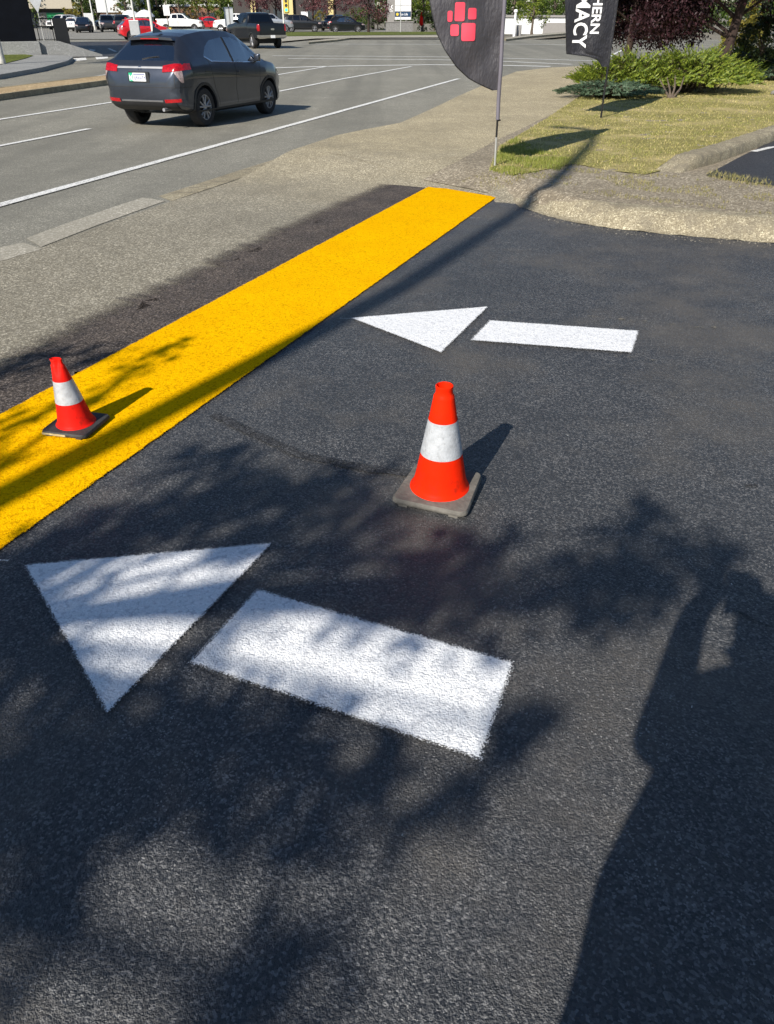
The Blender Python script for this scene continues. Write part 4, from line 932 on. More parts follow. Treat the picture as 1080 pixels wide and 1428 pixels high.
def tree(name, label, base, h, spread, leafm, barkm, n=2500, leaf=0.16, clear=0.25, group=None, shape='round', trunk_r=None, lean=(0, 0), nb=9, droop=0.0, aspect=0.6):
    rnd = random.Random(hash((round(base[0], 2), round(base[1], 2), round(h, 2))) & 0xffff)
    root = empty(name, base); tag(root, label, 'tree' if h > 2.2 else 'shrub', group)
    tr = trunk_r or h * 0.018 + 0.03
    top = Vector((lean[0], lean[1], h * 0.85))
    m = MB(); path = [Vector((0, 0, -0.15))] + [Vector((lean[0] * t + 0.04 * h * 0.3 * math.sin(3 * t + h), lean[1] * t + 0.03 * h * 0.3 * math.cos(4 * t), h * 0.85 * t)) for t in (0.03, 0.15, 0.3, 0.5, 0.75, 1.0)]
    m.tube(path, [tr * 1.5, tr * 1.25, tr, tr * 0.9, tr * 0.7, tr * 0.4, tr * 0.1], 9)
    blobs = []
    for i in range(nb):
        if shape == 'cone':
            t = clear + (1 - clear) * (i + 0.3) / nb; rr = spread * (1 - (t - clear) / (1 - clear)) * 0.8 + 0.15
            a = i * 2.4; c = Vector((math.cos(a) * rr * 0.35, math.sin(a) * rr * 0.35, h * t)); bl = (rr, rr, h * (1 - clear) / nb * 1.2)
        else:
            a = i * 2.39996 + rnd.uniform(-0.4, 0.4); t = (i + 0.5) / nb
            zz = h * clear + (h * (1 - clear)) * (0.12 + 0.78 * t); pr = math.sin(pi * (0.18 + 0.75 * t)) ** 0.7
            c = Vector((math.cos(a) * spread * 0.58 * pr, math.sin(a) * spread * 0.58 * pr, zz)) + Vector((lean[0], lean[1], 0)) * t
            q = spread * rnd.uniform(0.38, 0.58); bl = (q, q, q * rnd.uniform(0.65, 0.95))
        blobs.append((c.x, c.y, c.z) + bl)
        s0 = path[3].lerp(path[5], min(1, max(0, (c.z / h - 0.25))))
        m.tube([s0, s0.lerp(c, 0.55) + Vector((0, 0, 0.05 * h * 0.3)), c], [tr * 0.42, tr * 0.26, tr * 0.08], 6)
    m.build('trunk', barkm, root, sm=60)
    link('crown', leaf_mesh('crown', blob_points(blobs, n), leaf, aspect, droop), leafm, root)
    return root

# ------------------------------------------------------------------ lawn grass, weeds along the verge
def in_poly(x, y, poly):
    P = np.array(poly); ins = np.zeros(len(x), bool); j = len(P) - 1
    for i in range(len(P)):
        c = ((P[i, 1] > y) != (P[j, 1] > y)) & (x < (P[j, 0] - P[i, 0]) * (y - P[i, 1]) / (P[j, 1] - P[i, 1] + 1e-12) + P[i, 0])
        ins ^= c; j = i
    return ins
def blades(name, poly, n, hmin, hmax, matm, label, dz=0.02, near=None, clump=0.0):
    P = np.array(poly); x = RNG.uniform(P[:, 0].min(), P[:, 0].max(), n * 3); y = RNG.uniform(P[:, 1].min(), P[:, 1].max(), n * 3)
    if near is not None: keep = RNG.random(n * 3) < np.clip(near / np.maximum(y, 1), 0, 1) ** 1.5; x, y = x[keep], y[keep]
    k = in_poly(x, y, poly); x, y = x[k][:n], y[k][:n]
    if clump:
        v = np.array([noise.noise(Vector((a * 2.2, b * 2.2, 0))) for a, b in zip(x, y)]); k = v > clump; x, y = x[k], y[k]
    z = np.array([zg(b) + vz(a, b) + dz for a, b in zip(x, y)])
    n = len(x); hh = RNG.uniform(hmin, hmax, n); a = RNG.uniform(0, 2 * pi, n); wd = RNG.uniform(0.003, 0.006, n) * (1 + np.maximum(0, y - 9) * 0.08)
    lean = RNG.uniform(0.1, 0.9, n) * hh; b = RNG.uniform(0, 2 * pi, n)
    p0 = np.stack([x - np.cos(a) * wd, y - np.sin(a) * wd, z - 0.006], 1); p1 = np.stack([x + np.cos(a) * wd, y + np.sin(a) * wd, z - 0.006], 1)
    p2 = np.stack([x + np.cos(b) * lean, y + np.sin(b) * lean, z + hh], 1)
    V = np.stack([p0, p1, p2], 1).reshape(-1, 3)
    o = link(name, np_mesh(name, V, np.arange(3 * n).reshape(-1, 3)), matm); tag(o, label, 'grass', kind='stuff'); return o
lawn_vis = [p for p in lawn_poly]
blades('grass', lawn_vis, 52000, 0.012, 0.034, M['blade'], 'short half-dry grass covering the lawn', near=11.0)
blades('grass', lawn_vis, 50000, 0.012, 0.034, leafmat('green_blades', [(0.15, 0.18, 0.03), (0.24, 0.27, 0.05), (0.32, 0.33, 0.08)], trans=0.25), 'greener patches of grass within the half-dry lawn', near=11.0, clump=0.10)
edge_poly = pts_px([(683, 240), (700, 205), (720, 195), (760, 215), (800, 222), (780, 240), (715, 248)], True)
blades('grass', edge_poly, 5000, 0.02, 0.05, leafmat('lush_blades', [(0.17, 0.21, 0.035), (0.27, 0.30, 0.055), (0.36, 0.36, 0.10)]), 'longer green tuft of grass round the nearer banner pole', near=11.0, clump=-0.25)
weed_poly = pts_px([(985, 250), (1080, 266), (1200, 285), (1200, 272), (1080, 255), (985, 241)], True)
blades('dry_grass', weed_poly, 900, 0.012, 0.05, M['tip'], 'dry weeds along the edge of the side lot', near=9.0, clump=0.0)
dirt_vis = pts_px([(640, 255), (690, 238), (740, 243), (800, 232), (850, 242), (930, 246), (1080, 265), (1200, 285), (1200, 318), (1080, 303), (960, 289), (880, 281), (800, 270), (745, 262)], True)
blades('dry_grass', dirt_vis, 5500, 0.012, 0.035, M['tip'], 'sparse dry stubble on the dirt strip behind the kerb', dz=0.014, near=9.0, clump=0.05)
# loose gravel at the kerb foot and on the verge
def gravel(name, poly, n, r0, r1, mat, label, dz, raised=True):
    P = np.array(poly); x = RNG.uniform(P[:, 0].min(), P[:, 0].max(), n * 4); y = RNG.uniform(P[:, 1].min(), P[:, 1].max(), n * 4)
    k = in_poly(x, y, poly); x, y = x[k][:n], y[k][:n]; V = []; Fc = []
    for a, b in zip(x, y):
        r = random.uniform(r0, r1) ; z = zg(b) + (vz(a, b) if raised else 0) + dz; o = len(V); t = random.uniform(0, pi)
        for q in range(5): V.append((a + r * math.cos(t + q * 1.257) * random.uniform(0.7, 1.2), b + r * math.sin(t + q * 1.257) * random.uniform(0.7, 1.2), z - r * 0.2))
        V.append((a + r * 0.2, b, z + r * random.uniform(0.5, 0.9)))
        Fc += [(o + q, o + (q + 1) % 5, o + 5) for q in range(5)]
    me = bpy.data.meshes.new(name); me.from_pydata(V, [], Fc); o = link(name, me, mat); tag(o, label, 'gravel', kind='stuff')
M['pebble'] = plain('pale_pebbles', (0.24, 0.215, 0.17), 0.9, var=0.5, scale=40, space='pos')
foot = [xy(s - 0.22, t) for s, t in ks[:8]] + [xy(s + 0.02, t) for s, t in ks[:8][::-1]]
gravel('gravel', foot, 900, 0.002, 0.007, M['pebble'], 'loose pale grit swept against the foot of the kerb', 0.017, False)
gravel('gravel', dirt_vis, 2600, 0.003, 0.010, M['pebble'], 'loose pale stones on the dirt strip behind the kerb', 0.014)

# ------------------------------------------------------------------ feather banners
M['flagcloth'] = None
def clothmat(name, c):
    m, q, b = newmat(name); p = objc(q)
    n = q.noise(p, 2.2, 5, 0.6); q.l(q.ramp(n, [(0.3, tuple(x * 0.8 for x in c)), (0.7, tuple(x * 1.25 for x in c))]), b.inputs['Base Color'])
    b.inputs['Roughness'].default_value = 0.55; b.inputs['Sheen Weight'].default_value = 0.25
    wv = q.n('ShaderNodeMapping'); wv.inputs['Scale'].default_value = (1.0, 1.0, 0.45); q.l(p, wv.inputs[0])
    q.l(q.bump(q.math('ADD', q.noise(wv.outputs[0], 7.0, 5, 0.6), q.math('MULTIPLY', q.noise(wv.outputs[0], 28.0, 3), 0.25)), 0.55, 0.05), b.inputs['Normal'])
    tr = q.n('ShaderNodeBsdfTranslucent'); tr.inputs[0].default_value = col4(tuple(x * 1.1 for x in c)); mx = q.n('ShaderNodeMixShader'); mx.inputs[0].default_value = 0.18
    q.l(b.outputs[0], mx.inputs[1]); q.l(tr.outputs[0], mx.inputs[2]); q.l(mx.outputs[0], m.node_tree.nodes['Material Output'].inputs[0])
    return m
M['flag_grey'] = clothmat('charcoal_banner_cloth', (0.050, 0.047, 0.054))
M['flag_black'] = clothmat('black_banner_cloth', (0.011, 0.011, 0.017))
M['sleeve'] = plain('lavender_grey_sleeve', (0.14, 0.13, 0.155), 0.7, var=0.1)
M['pink'] = plain('coral_red_print', (0.78, 0.06, 0.10), 0.6, var=0.06)
M['print'] = plain('white_banner_print', (0.80, 0.80, 0.80), 0.6, var=0.04)
M['pole_black'] = plain('black_pole', (0.012, 0.012, 0.013), 0.4)
M['stake'] = plain('galvanised_stake', (0.50, 0.50, 0.48), 0.4, metal=0.5)

def banner(label, basep, dirv, width_fn, z0, z1, wave, clothm, top_h, lean_fn):
    """dirv: horizontal unit vector from the pole out over the cloth"""
    root = empty('feather_banner', basep); tag(root, label, 'banner', 'feather banners by the path')
    nrm = Vector((dirv.y, -dirv.x, 0))
    def P(u, z, off=0.0):
        l = lean_fn(z)
        return dirv * (l + u) + nrm * (wave(u, z) + off) + Vector((0, 0, z))
    nz, nu = 70, 26; V = []; Fc = []
    for i in range(nz + 1):
        z = z0 + (z1 - z0) * i / nz; wdt = max(0.015, width_fn(z))
        for j in range(nu + 1): V.append(P(wdt * j / nu, z))
    for i in range(nz):
        for j in range(nu): a = i * (nu + 1) + j; Fc.append((a, a + 1, a + nu + 2, a + nu + 1))
    cl = MB().add(V, Fc).build('banner_cloth', clothm, root, sm=80, fix=False)
    # hem
    hem = [P(max(0.015, width_fn(z0 + (z1 - z0) * i / nz)), z0 + (z1 - z0) * i / nz) for i in range(nz + 1)]
    MB().tube(hem, 0.006, 5).build('hem', M['pole_black'], cl, sm=60)
    slv = [P(-0.002, z0 - 0.30 + (z1 - z0 + 0.30) * i / 40) for i in range(41)]
    return root, P, slv, cl
def plane_hit(px, py, base, dirv, lean):
    """banner coordinates (u, z) of a picture point on the banner's plane"""
    a, Yr, Zr = ray(px, py); nrm = Vector((dirv.y, -dirv.x, 0)); d = Vector((a, Yr, Zr)); o = Vector((0, 0, H))
    t = (base - o).dot(nrm) / d.dot(nrm); q = o + d * t - base
    return q.dot(dirv) - lean(q.z), q.z
# nearer banner: rounded foot, coral squares
b1 = G3(690, 233, True) + Vector((0, 0, 0.035))
d1 = Vector((-0.98, -0.12, 0)).normalized()
def lean1(z): return 0.018 * z + 0.055 * max(0, z - 1.9) ** 2
oz = [plane_hit(x, y, b1, d1, lean1) for x, y in [(688, 126), (672, 119), (655, 110), (636, 93), (620, 70), (609, 45), (603, 20), (600, 0)]]
_z = [z for u, z in oz]; _u = [u for u, z in oz]
_z += [2.2, 2.7, 3.1, 3.4, 3.6]; _u += [_u[-1] * 1.03, _u[-1] * 0.95, _u[-1] * 0.72, _u[-1] * 0.40, 0.02]
def wave1(u, z): return 0.035 * math.sin(6.5 * u + 1.2 * z) * min(1, u * 3) + 0.012 * math.sin(16 * u - 5 * z) * min(1, u * 4) + 0.008 * math.sin(11 * z + 9 * u)
r1, P1, slv, cl1 = banner('charcoal feather banner with rounded foot and coral squares, on a staked pole', b1, d1, lambda z: float(np.interp(z, _z, _u)), _z[0], 3.6, wave1, M['flag_grey'], 3.6, lean1)
MB().tube(slv, 0.022, 8).build('pole_sleeve', M['sleeve'], r1, sm=60)
zb1 = slv[0].z
MB().tube([P1(0, zb1 + 0.01), P1(0, 0.28)], 0.012, 8).build('pole', M['pole_black'], r1, sm=60)
MB().tube([P1(0.012, 0.47), P1(-0.035, 0.47)], 0.010, 6).build('clip', M['pole_black'], r1)
MB().tube([P1(0, 0.29), P1(0, -0.20)], [0.013, 0.013], 8).build('stake', M['stake'], r1, sm=60)
for (x0, y0, x1, y1) in [(624, 15, 631, 30.5), (634, 3, 647.5, 29.5), (652, 11, 664, 27), (628, 34, 639.5, 50), (643, 32, 662, 57)]:
    u0, za = plane_hit(x0, (y0 + y1) / 2, b1, d1, lean1); u1, _ = plane_hit(x1, (y0 + y1) / 2, b1, d1, lean1)
    _, zt_ = plane_hit((x0 + x1) / 2, y0, b1, d1, lean1); _, zb_ = plane_hit((x0 + x1) / 2, y1, b1, d1, lean1)
    poly = rr_poly(min(u0, u1), max(u0, u1), min(zb_, zt_), max(zb_, zt_), 0.018, 3)
    bm = bmesh.new(); f = bm.faces.new([bm.verts.new((u, z, 0)) for u, z in poly]); bmesh.ops.triangulate(bm, faces=[f])
    for _ in range(3): bmesh.ops.subdivide_edges(bm, edges=bm.edges[:], cuts=1, use_grid_fill=True); bmesh.ops.triangulate(bm, faces=bm.faces[:])
    for v in bm.verts: u, z, _o = v.co; v.co = P1(u, z, -0.006)
    me = bpy.data.meshes.new('printed_square'); bm.to_mesh(me); bm.free(); link('printed_square', me, M['pink'], cl1)
# farther banner: square foot, white lettering
b2 = G3(838, 166, True) + Vector((0, 0, 0.035))
d2 = Vector((-0.99, 0.10, 0)).normalized()
def lean2(z): return 0.004 * z + 0.05 * max(0, z - 2.1) ** 2
o2 = [plane_hit(x, y, b2, d2, lean2) for x, y in [(839.5, 93), (836, 86), (829, 80), (812, 77.5), (790.5, 75.8), (790, 68), (788, 0)]]
_z2 = [z for u, z in o2]; _u2 = [max(u, 0.01) for u, z in o2]
for i in range(1, len(_z2)): _z2[i] = max(_z2[i], _z2[i - 1] + 0.004)
_z2 += [2.6, 3.0, 3.4, 3.7]; _u2 += [_u2[-1], _u2[-1] * 0.92, _u2[-1] * 0.6, 0.02]
def wave2(u, z): return 0.03 * math.sin(8 * u + 1.6 * z + 1) * min(1, u * 3) + 0.012 * math.sin(18 * u - 7 * z) * min(1, u * 4)
r2, P2, slv2, cl2 = banner('black feather banner with white vertical lettering beside the junipers', b2, d2, lambda z: float(np.interp(z, _z2, _u2)), _z2[0], 3.7, wave2, M['flag_black'], 3.7, lean2)
MB().tube(slv2[4:], 0.020, 8).build('pole_sleeve', M['flag_black'], r2, sm=60)
MB().tube([P2(0, slv2[4].z + 0.01), P2(0, -0.2)], 0.019, 8).build('pole', M['pole_black'], r2, sm=60)
MB().tube([P2(-0.02, 0.42), P2(0.02, 0.42)], 0.012, 6).build('clip', M['pole_black'], r2)
def banner_text(s, pxl, pxr, py_end, py_start):
    """letters reading downwards, their tops to the pole side"""
    ul, zend = plane_hit(pxl, py_end, b2, d2, lean2); ur, _ = plane_hit(pxr, py_end, b2, d2, lean2); _, zst = plane_hit(pxr, py_start, b2, d2, lean2)
    me = text_mesh(s, 1.0, 0.022)
    xs = [v.co.x for v in me.vertices]; ys = [v.co.y for v in me.vertices]; x0, x1, y0, y1 = min(xs), max(xs), min(ys), max(ys)
    def fn(c): return P2(ul + (ur - ul) * (c.y - y0) / (y1 - y0), zst + (zend - zst) * (c.x - x0) / (x1 - x0), -0.006)
    link('lettering', place_text(me, fn, 2), M['print'], cl2)
banner_text('MACY', 797, 817, 67, -8)
banner_text('HERN', 822.5, 835, 47, -6)

# ------------------------------------------------------------------ junipers
def juniper(label, cen, rx, ry, h, n, matm, up=0.5, ln=(0.25, 0.55), name='juniper_shrub', stems=True):
    rx *= 1.28; ry *= 1.2; h *= 0.98; n = int(n * 2.0); ln = (ln[0] * 0.6, ln[1] * 0.75)
    root = empty(name, cen); tag(root, label, 'shrub', 'shrubs on the lawn')
    V = []; Fc = []
    for i in range(n):
        a = random.uniform(0, 2 * pi); el = random.random() ** 0.7
        rr = math.sqrt(random.random())
        o = Vector((math.cos(a) * rx * rr, math.sin(a) * ry * rr, h * (0.12 + 0.72 * (1 - rr * rr * 0.75) * random.uniform(0.35, 1.0))))
        a2 = a + random.gauss(0, 0.7); d = Vector((math.cos(a2) * (0.35 + rr), math.sin(a2) * (0.35 + rr), up * random.uniform(0.0, 1.6))).normalized()
        L = random.uniform(*ln); side = d.cross(Vector((0, 0, 1))).normalized(); upv = side.cross(d)
        k = 11
        for j in range(k):
            t = j / k; c = o + d * L * t + Vector((0, 0, -0.08 * L * t * t))
            for s in (-1, 1):
                sd = (side * s * random.uniform(0.5, 1) + upv * random.uniform(-0.6, 0.9) + d * 0.9).normalized()
                l = L * 0.30 * (1 - 0.6 * t) * random.uniform(0.6, 1.2); wv = d.cross(sd).normalized() * 0.008 + upv * 0.010
                q = len(V); V += [c - wv, c + wv, c + sd * l]; Fc.append((q, q + 1, q + 2))
        c = o + d * L; q = len(V); V += [c - side * 0.01, c + side * 0.01, c + d * L * 0.25]; Fc.append((q, q + 1, q + 2))
    link('foliage', np_mesh('foliage', [tuple(v) for v in V], Fc), matm, root)
    m = MB()
    for k in range(9):
        a = 2 * pi * k / 9 + 0.3; e = Vector((math.cos(a) * rx * 0.65, math.sin(a) * ry * 0.65, h * 0.55))
        m.tube([(0, 0, -0.05), e * 0.4 + Vector((0, 0, 0.06)), e], [0.05, 0.035, 0.01], 6)
    m.build('stem', M['bark'], root, sm=60)
    # dark inner core of dead twigs
    cen_pts = blob_points([(0, 0, h * 0.38, rx * 0.72, ry * 0.72, h * 0.34)], int(n * 4), 0.0)
    link('twigs', leaf_mesh('twigs', cen_pts, 0.12, 0.25), leafmat('dead_twigs_' + label[:8], [(0.03, 0.025, 0.015), (0.06, 0.05, 0.025)], trans=0.1), root)
    return root
z3 = lambda v, dz=0.04: Vector((v[0], v[1], zg(v[1]) + vz(v[0], v[1]) + dz))
juniper('bright green spreading juniper left of the forked juniper stems', z3(G(880, 128, True)), 1.15, 0.9, 0.95, 620, M['juniper'], 0.55)
juniper('bright green juniper with bare forked stems reaching over the lawn', z3(G(957, 130, True)), 1.35, 0.9, 1.05, 760, M['juniper'], 0.6)
juniper('yellow-green juniper at the foot of the thick purple tree', z3(G(1040, 108, True)), 1.25, 0.9, 0.95, 520, M['juniper'], 0.6)
juniper('low blue-green creeping juniper beside the black banner', z3(G(848, 137, True)), 0.95, 0.55, 0.38, 420, M['bluejuniper'], 0.25, (0.15, 0.35))
juniper('small blue-green creeping juniper under the rocks', z3(G(1086, 113, True)), 0.7, 0.45, 0.40, 230, M['bluejuniper'], 0.3, (0.15, 0.3))
fs_ = MB(); fb_ = z3(G(936, 138, True))
for dx, dy, dz_ in ((-0.35, 0.25, 0.45), (-0.12, 0.3, 0.5), (0.12, 0.3, 0.55), (0.4, 0.3, 0.5)):
    fs_.tube([fb_ + Vector((0, 0, -0.08)), fb_ + Vector((dx * 0.5, dy * 0.2, dz_ * 0.35)), fb_ + Vector((dx * 0.8, dy, dz_ * 0.8))], [0.035, 0.024, 0.010], 7)
tag(fs_.build('juniper_stump', M['bark'], sm=60), 'pale forked bare stems at the front of the junipers', 'stump')
# rocks behind the lawn
M['rock'] = plain('grey_boulder', (0.22, 0.205, 0.185), 0.9, var=0.4, scale=5, bump=0.8, bscale=14)
def rock(c, r, label, seed, flat=0.7):
    bm = bmesh.new(); bmesh.ops.create_icosphere(bm, subdivisions=3, radius=1)
    for v in bm.verts:
        k = 1 + 0.32 * noise.noise(v.co * 1.3 + Vector((seed, 0, 0))) + 0.12 * noise.noise(v.co * 3.1 + Vector((0, seed, 0)))
        v.co = Vector((v.co.x * r * k, v.co.y * r * k * 0.85, v.co.z * r * k * flat))
    me = bpy.data.meshes.new('rock'); bm.to_mesh(me); bm.free(); smooth(me, 40); o = link('boulder', me, M['rock']); o.location = c + Vector((0, 0, r * flat * 0.45)); o.rotation_euler = (0, 0, seed)
    tag(o, label, 'rock', 'boulders at the back of the lawn')
for i, (x, y, r) in enumerate([(1012, 99, 0.20), (1026, 97, 0.24), (1041, 96, 0.22), (1052, 98, 0.27), (1066, 97, 0.3), (1078, 101, 0.26), (1034, 101, 0.18), (1060, 104, 0.2), (1098, 100, 0.3)]):
    rock(z3(G(x, y, True)), r, 'small grey boulder in the row behind the lawn under the purple trees' if r < 0.21 else ('middling grey boulder in the row behind the lawn under the purple trees' if r < 0.27 else 'large grey boulder in the row behind the lawn under the purple trees'), i * 1.7)
rock(z3(G(1078, 133, True)), 0.07, 'small white stone alone on the lawn', 3.3)

# ------------------------------------------------------------------ purple trees near the banners
def purple_tree(label, base, top, r, blobs, n):
    top = tuple(1.12 * x for x in top); r *= 1.12; blobs = [tuple(1.12 * x for x in b) for b in blobs]
    root = empty('purple_tree', base); tag(root, label, 'tree', 'purple-leaved trees by the path')
    m = MB(); t = Vector(top)
    m.tube([Vector((0, 0, -0.2)), t * 0.05, t * 0.25 + Vector((0.03, 0, 0)), t * 0.55, t], [r * 1.5, r * 1.15, r, r * 0.9, r * 0.5], 12)
    for b in blobs:
        c = Vector(b[:3]); s0 = t * min(1, max(0.35, 0.75 * c.z / t.z))
        m.tube([s0, s0.lerp(c, 0.5) + Vector((0, 0, 0.3)), c], [r * 0.4, r * 0.22, r * 0.06], 6)
    m.build('trunk', M['bark_red'], root, sm=60)
    link('crown', leaf_mesh('crown', blob_points(blobs, n, 0.25), 0.105, 0.42, droop=0.8), M['leaf_purple'], root); return root
pb = z3(AT(881, 28)); purple_tree('purple-leaved tree behind the junipers, with the thinner trunk', pb, (0.15, 0.1, 3.0), 0.09,
    [(0.3, 0.5, 1.75, 1.1, 1.0, 0.75), (-0.6, 0.2, 2.5, 0.95, 1.0, 0.8), (0.9, 0.3, 1.5, 0.95, 0.9, 0.85), (1.35, 0.2, 1.9, 0.9, 0.9, 0.9), (-0.9, -0.4, 2.3, 0.55, 0.6, 0.55), (-1.75, -0.4, 2.35, 0.55, 0.6, 0.75), (-1.55, -0.5, 1.7, 0.22, 0.3, 0.45),
     (0.4, 0.2, 3.3, 1.4, 1.4, 0.9), (-0.5, 0.6, 4.0, 1.1, 1.1, 0.9), (0.9, -0.5, 2.45, 1.0, 0.9, 0.6), (-0.1, 0.9, 1.5, 0.9, 0.7, 0.7), (0.5, 0.8, 1.15, 1.2, 0.6, 0.5), (1.6, 0.7, 1.2, 0.9, 0.6, 0.55), (-0.5, -1.3, 3.2, 1.2, 1.0, 0.7)], 38000)  # last clump added high on the sunward side to shade the trunk
pb2 = z3(AT(1017, 27)); purple_tree('purple-leaved tree with the thick leaning reddish trunk', pb2, (0.45, 0.1, 2.8), 0.125,
    [(-1.2, 0.3, 1.85, 1.0, 1.0, 0.9), (-0.6, 0.8, 2.4, 1.1, 1.0, 0.7), (0.5, -0.2, 2.35, 1.2, 1.1, 0.6), (1.5, 0.1, 2.4, 1.0, 1.1, 0.6), (-1.7, 0.4, 1.3, 0.65, 0.7, 0.6), (2.0, 0.9, 1.9, 0.8, 0.8, 0.7),
     (0, 0.2, 3.4, 1.6, 1.5, 0.9), (0.8, 0.4, 4.2, 1.2, 1.2, 0.9), (-1.2, -0.2, 3.1, 1.0, 1.0, 0.8), (-1.1, 0.8, 1.4, 0.9, 0.6, 0.6), (-0.9, -1.3, 3.1, 1.2, 1.0, 0.7), (0.3, -1.5, 3.3, 1.2, 1.0, 0.7)], 34000)  # closing clumps added above the view, towards the sun, as shade for the trunk
tree('dark_shrub', 'dark purple-green shrub at the right end of the boulders', z3(AT(1074, 29)), 1.9, 0.85, M['leaf_dark'], M['bark'], 2600, 0.10, 0.1, 'shrubs on the lawn')
tree('pale_shrub', 'pale yellow-green shrub behind the thick purple tree', z3(AT(1046, 34)), 2.1, 0.9, M['leaf_yellow'], M['bark'], 2000, 0.11, 0.1, 'shrubs on the lawn')

# ------------------------------------------------------------------ background: buildings
M['blackclad'] = plain('black_cladding', (0.003, 0.004, 0.007), 0.7, var=0.25, scale=2, spec=0.1)
M['beige'] = plain('beige_stucco', (0.52, 0.46, 0.36), 0.9, var=0.06)
M['darkrecess'] = plain('dark_shop_front', (0.05, 0.042, 0.038), 0.6, var=0.2)
M['brick'] = plain('red_brown_brick', (0.26, 0.135, 0.09), 0.9, var=0.2, scale=20)
M['tanbrick'] = plain('tan_brick', (0.42, 0.27, 0.15), 0.9, var=0.15, scale=20)
M['siding'] = plain('white_siding', (0.66, 0.67, 0.66), 0.6, var=0.05)
M['signgreen'] = plain('green_sign', (0.02, 0.26, 0.09), 0.5, var=0.05)
M['cream'] = plain('cream_trim', (0.66, 0.54, 0.24), 0.7, var=0.06)
M['alu'] = plain('aluminium_sign_back', (0.46, 0.48, 0.49), 0.45, metal=0.4, var=0.08)
M['polegrey'] = plain('galvanised_pole', (0.50, 0.50, 0.48), 0.5, metal=0.3, var=0.1)
M['polewhite'] = plain('pale_painted_pole', (0.66, 0.65, 0.60), 0.6, var=0.08)
M['yellowp'] = plain('yellow_paint', (0.62, 0.46, 0.06), 0.6, var=0.1)
M['stone'] = plain('grey_stone_plinth', (0.20, 0.195, 0.185), 0.9, var=0.25, scale=9)
M['taupe'] = plain('taupe_sign_cladding', (0.26, 0.245, 0.23), 0.8, var=0.06)
M['navy'] = plain('navy_sign_panel', (0.015, 0.05, 0.11), 0.5, var=0.05)
M['winglass'] = plain('shop_glass', (0.05, 0.06, 0.065), 0.1, var=0.3, spec=0.8)
def local_root(name, label, cat, P, rz, group=None):
    e = empty(name, P, rz); tag(e, label, cat, group); return e
def face_rz(P): return math.atan2(P.y, P.x) - pi / 2           # local -Y faces the camera
# black clad building on a concrete plinth at the left
Pb = G3(57, 80.5); e = local_root('shop_building', 'black clad building on a concrete plinth by the left sidewalk', 'building', Pb, R(25))
MB().box((-30, 0, -0.3), (0.1, 12, 0.72)).build('plinth', M['concrete_grey'], e, bevel=0.03)
MB().box((-30, 0.15, 0.72), (0, 11.8, 6.5)).build('wall', M['blackclad'], e)
MB().box((-30.1, 0.0, 6.5), (0.15, 12, 6.8)).build('roof', M['concrete_grey'], e)
for k in range(14): MB().box((-2.1 * k - 2.1, 0.135, 0.73), (-2.1 * k - 0.03, 0.149, 6.48)).build('cladding_panel', M['blackclad'], e)
# ramp wall sloping down to the right
MB().prism([(0.1, -0.3), (0.1, 0.72), (1.1, 0.70), (3.1, 0.08), (3.1, -0.3)], 'y', 0.2, 0.5).build('ramp_wall', M['concrete_grey'], e)
MB().prism([(0.1, -0.3), (0.1, 0.55), (1.0, 0.5), (2.9, -0.02), (2.9, -0.3)], 'y', 0.5, 3.0).build('ramp', M['concrete_grey'], e)
rail = local_root('railing', 'black railing with a dark panel beside the black building', 'railing', Pb + Vector((-0.2, 0.85, 0.72)), R(25))
for z in (0.62, 0.95): MB().tube([(0, 0, z), (1.5, 0, z)], 0.025, 6).build('rail', M['pole_black'], rail)
for x in (0.02, 0.75, 1.48): MB().tube([(x, 0, -0.25), (x, 0, 0.97)], 0.02, 6).build('post', M['pole_black'], rail)
MB().box((0.82, -0.02, -0.15), (1.46, 0.02, 0.95)).build('panel', M['pole_black'], rail)
for k in range(5): MB().tube([(0.12 + 0.12 * k, 0, 0.0), (0.12 + 0.12 * k, 0, 0.6)], 0.008, 5).build('baluster', M['polewhite'], rail)
# yield sign seen from behind
def pole_sign(name, label, cat, px, py, wdeg, base_extra=0.0, D=None):
    P = G3(px, py) if D is None else AT(px, D); return local_root(name, label, cat, P, wdeg)
sg = local_root('yield_sign', 'triangular sign seen from behind, beside the black building', 'sign', G3(63, 61), R(5))
MB().tube([(0, 0, -0.2), (0, 0, 3.4)], 0.035, 6).build('post', M['polegrey'], sg, sm=60)
MB().prism([(0, 1.95), (-0.55, 2.95), (0.55, 2.95)], 'y', -0.06, -0.04).build('plate', M['alu'], sg)
# tan shop with green sign
P = AT(72, 150); e = local_root('shop_building', 'beige shop front with a green sign above parked cars', 'building', P, face_rz(P))
MB().box((-9, 0, -0.3), (3.2, 8, 2.6)).build('wall', M['darkrecess'], e); MB().box((-9.2, -1.2, 2.6), (3.4, 8.2, 5.2)).build('fascia', M['beige'], e)
MB().box((2.3, -0.4, -0.3), (3.3, 0, 2.6)).build('brick_pier', M['brick'], e); MB().box((-9, -0.12, 0.0), (-1.0, 0, 2.1)).build('shop_window', M['winglass'], e)
MB().box((-2.0, -0.35, 0.2), (1.9, -0.15, 2.1)).build('grey_board', M['taupe'], e)
sb = MB().box((-0.6, -0.5, 0.3), (1.9, -0.36, 2.05)).build('green_sign', M['signgreen'], e)
m = MB(); m.lathe([(0.001, -0.51), (0.55, -0.51)], 20, None, 'y', (1.35, 0, 0.95)); m.build('sign_emblem', M['pwhite'], sb)
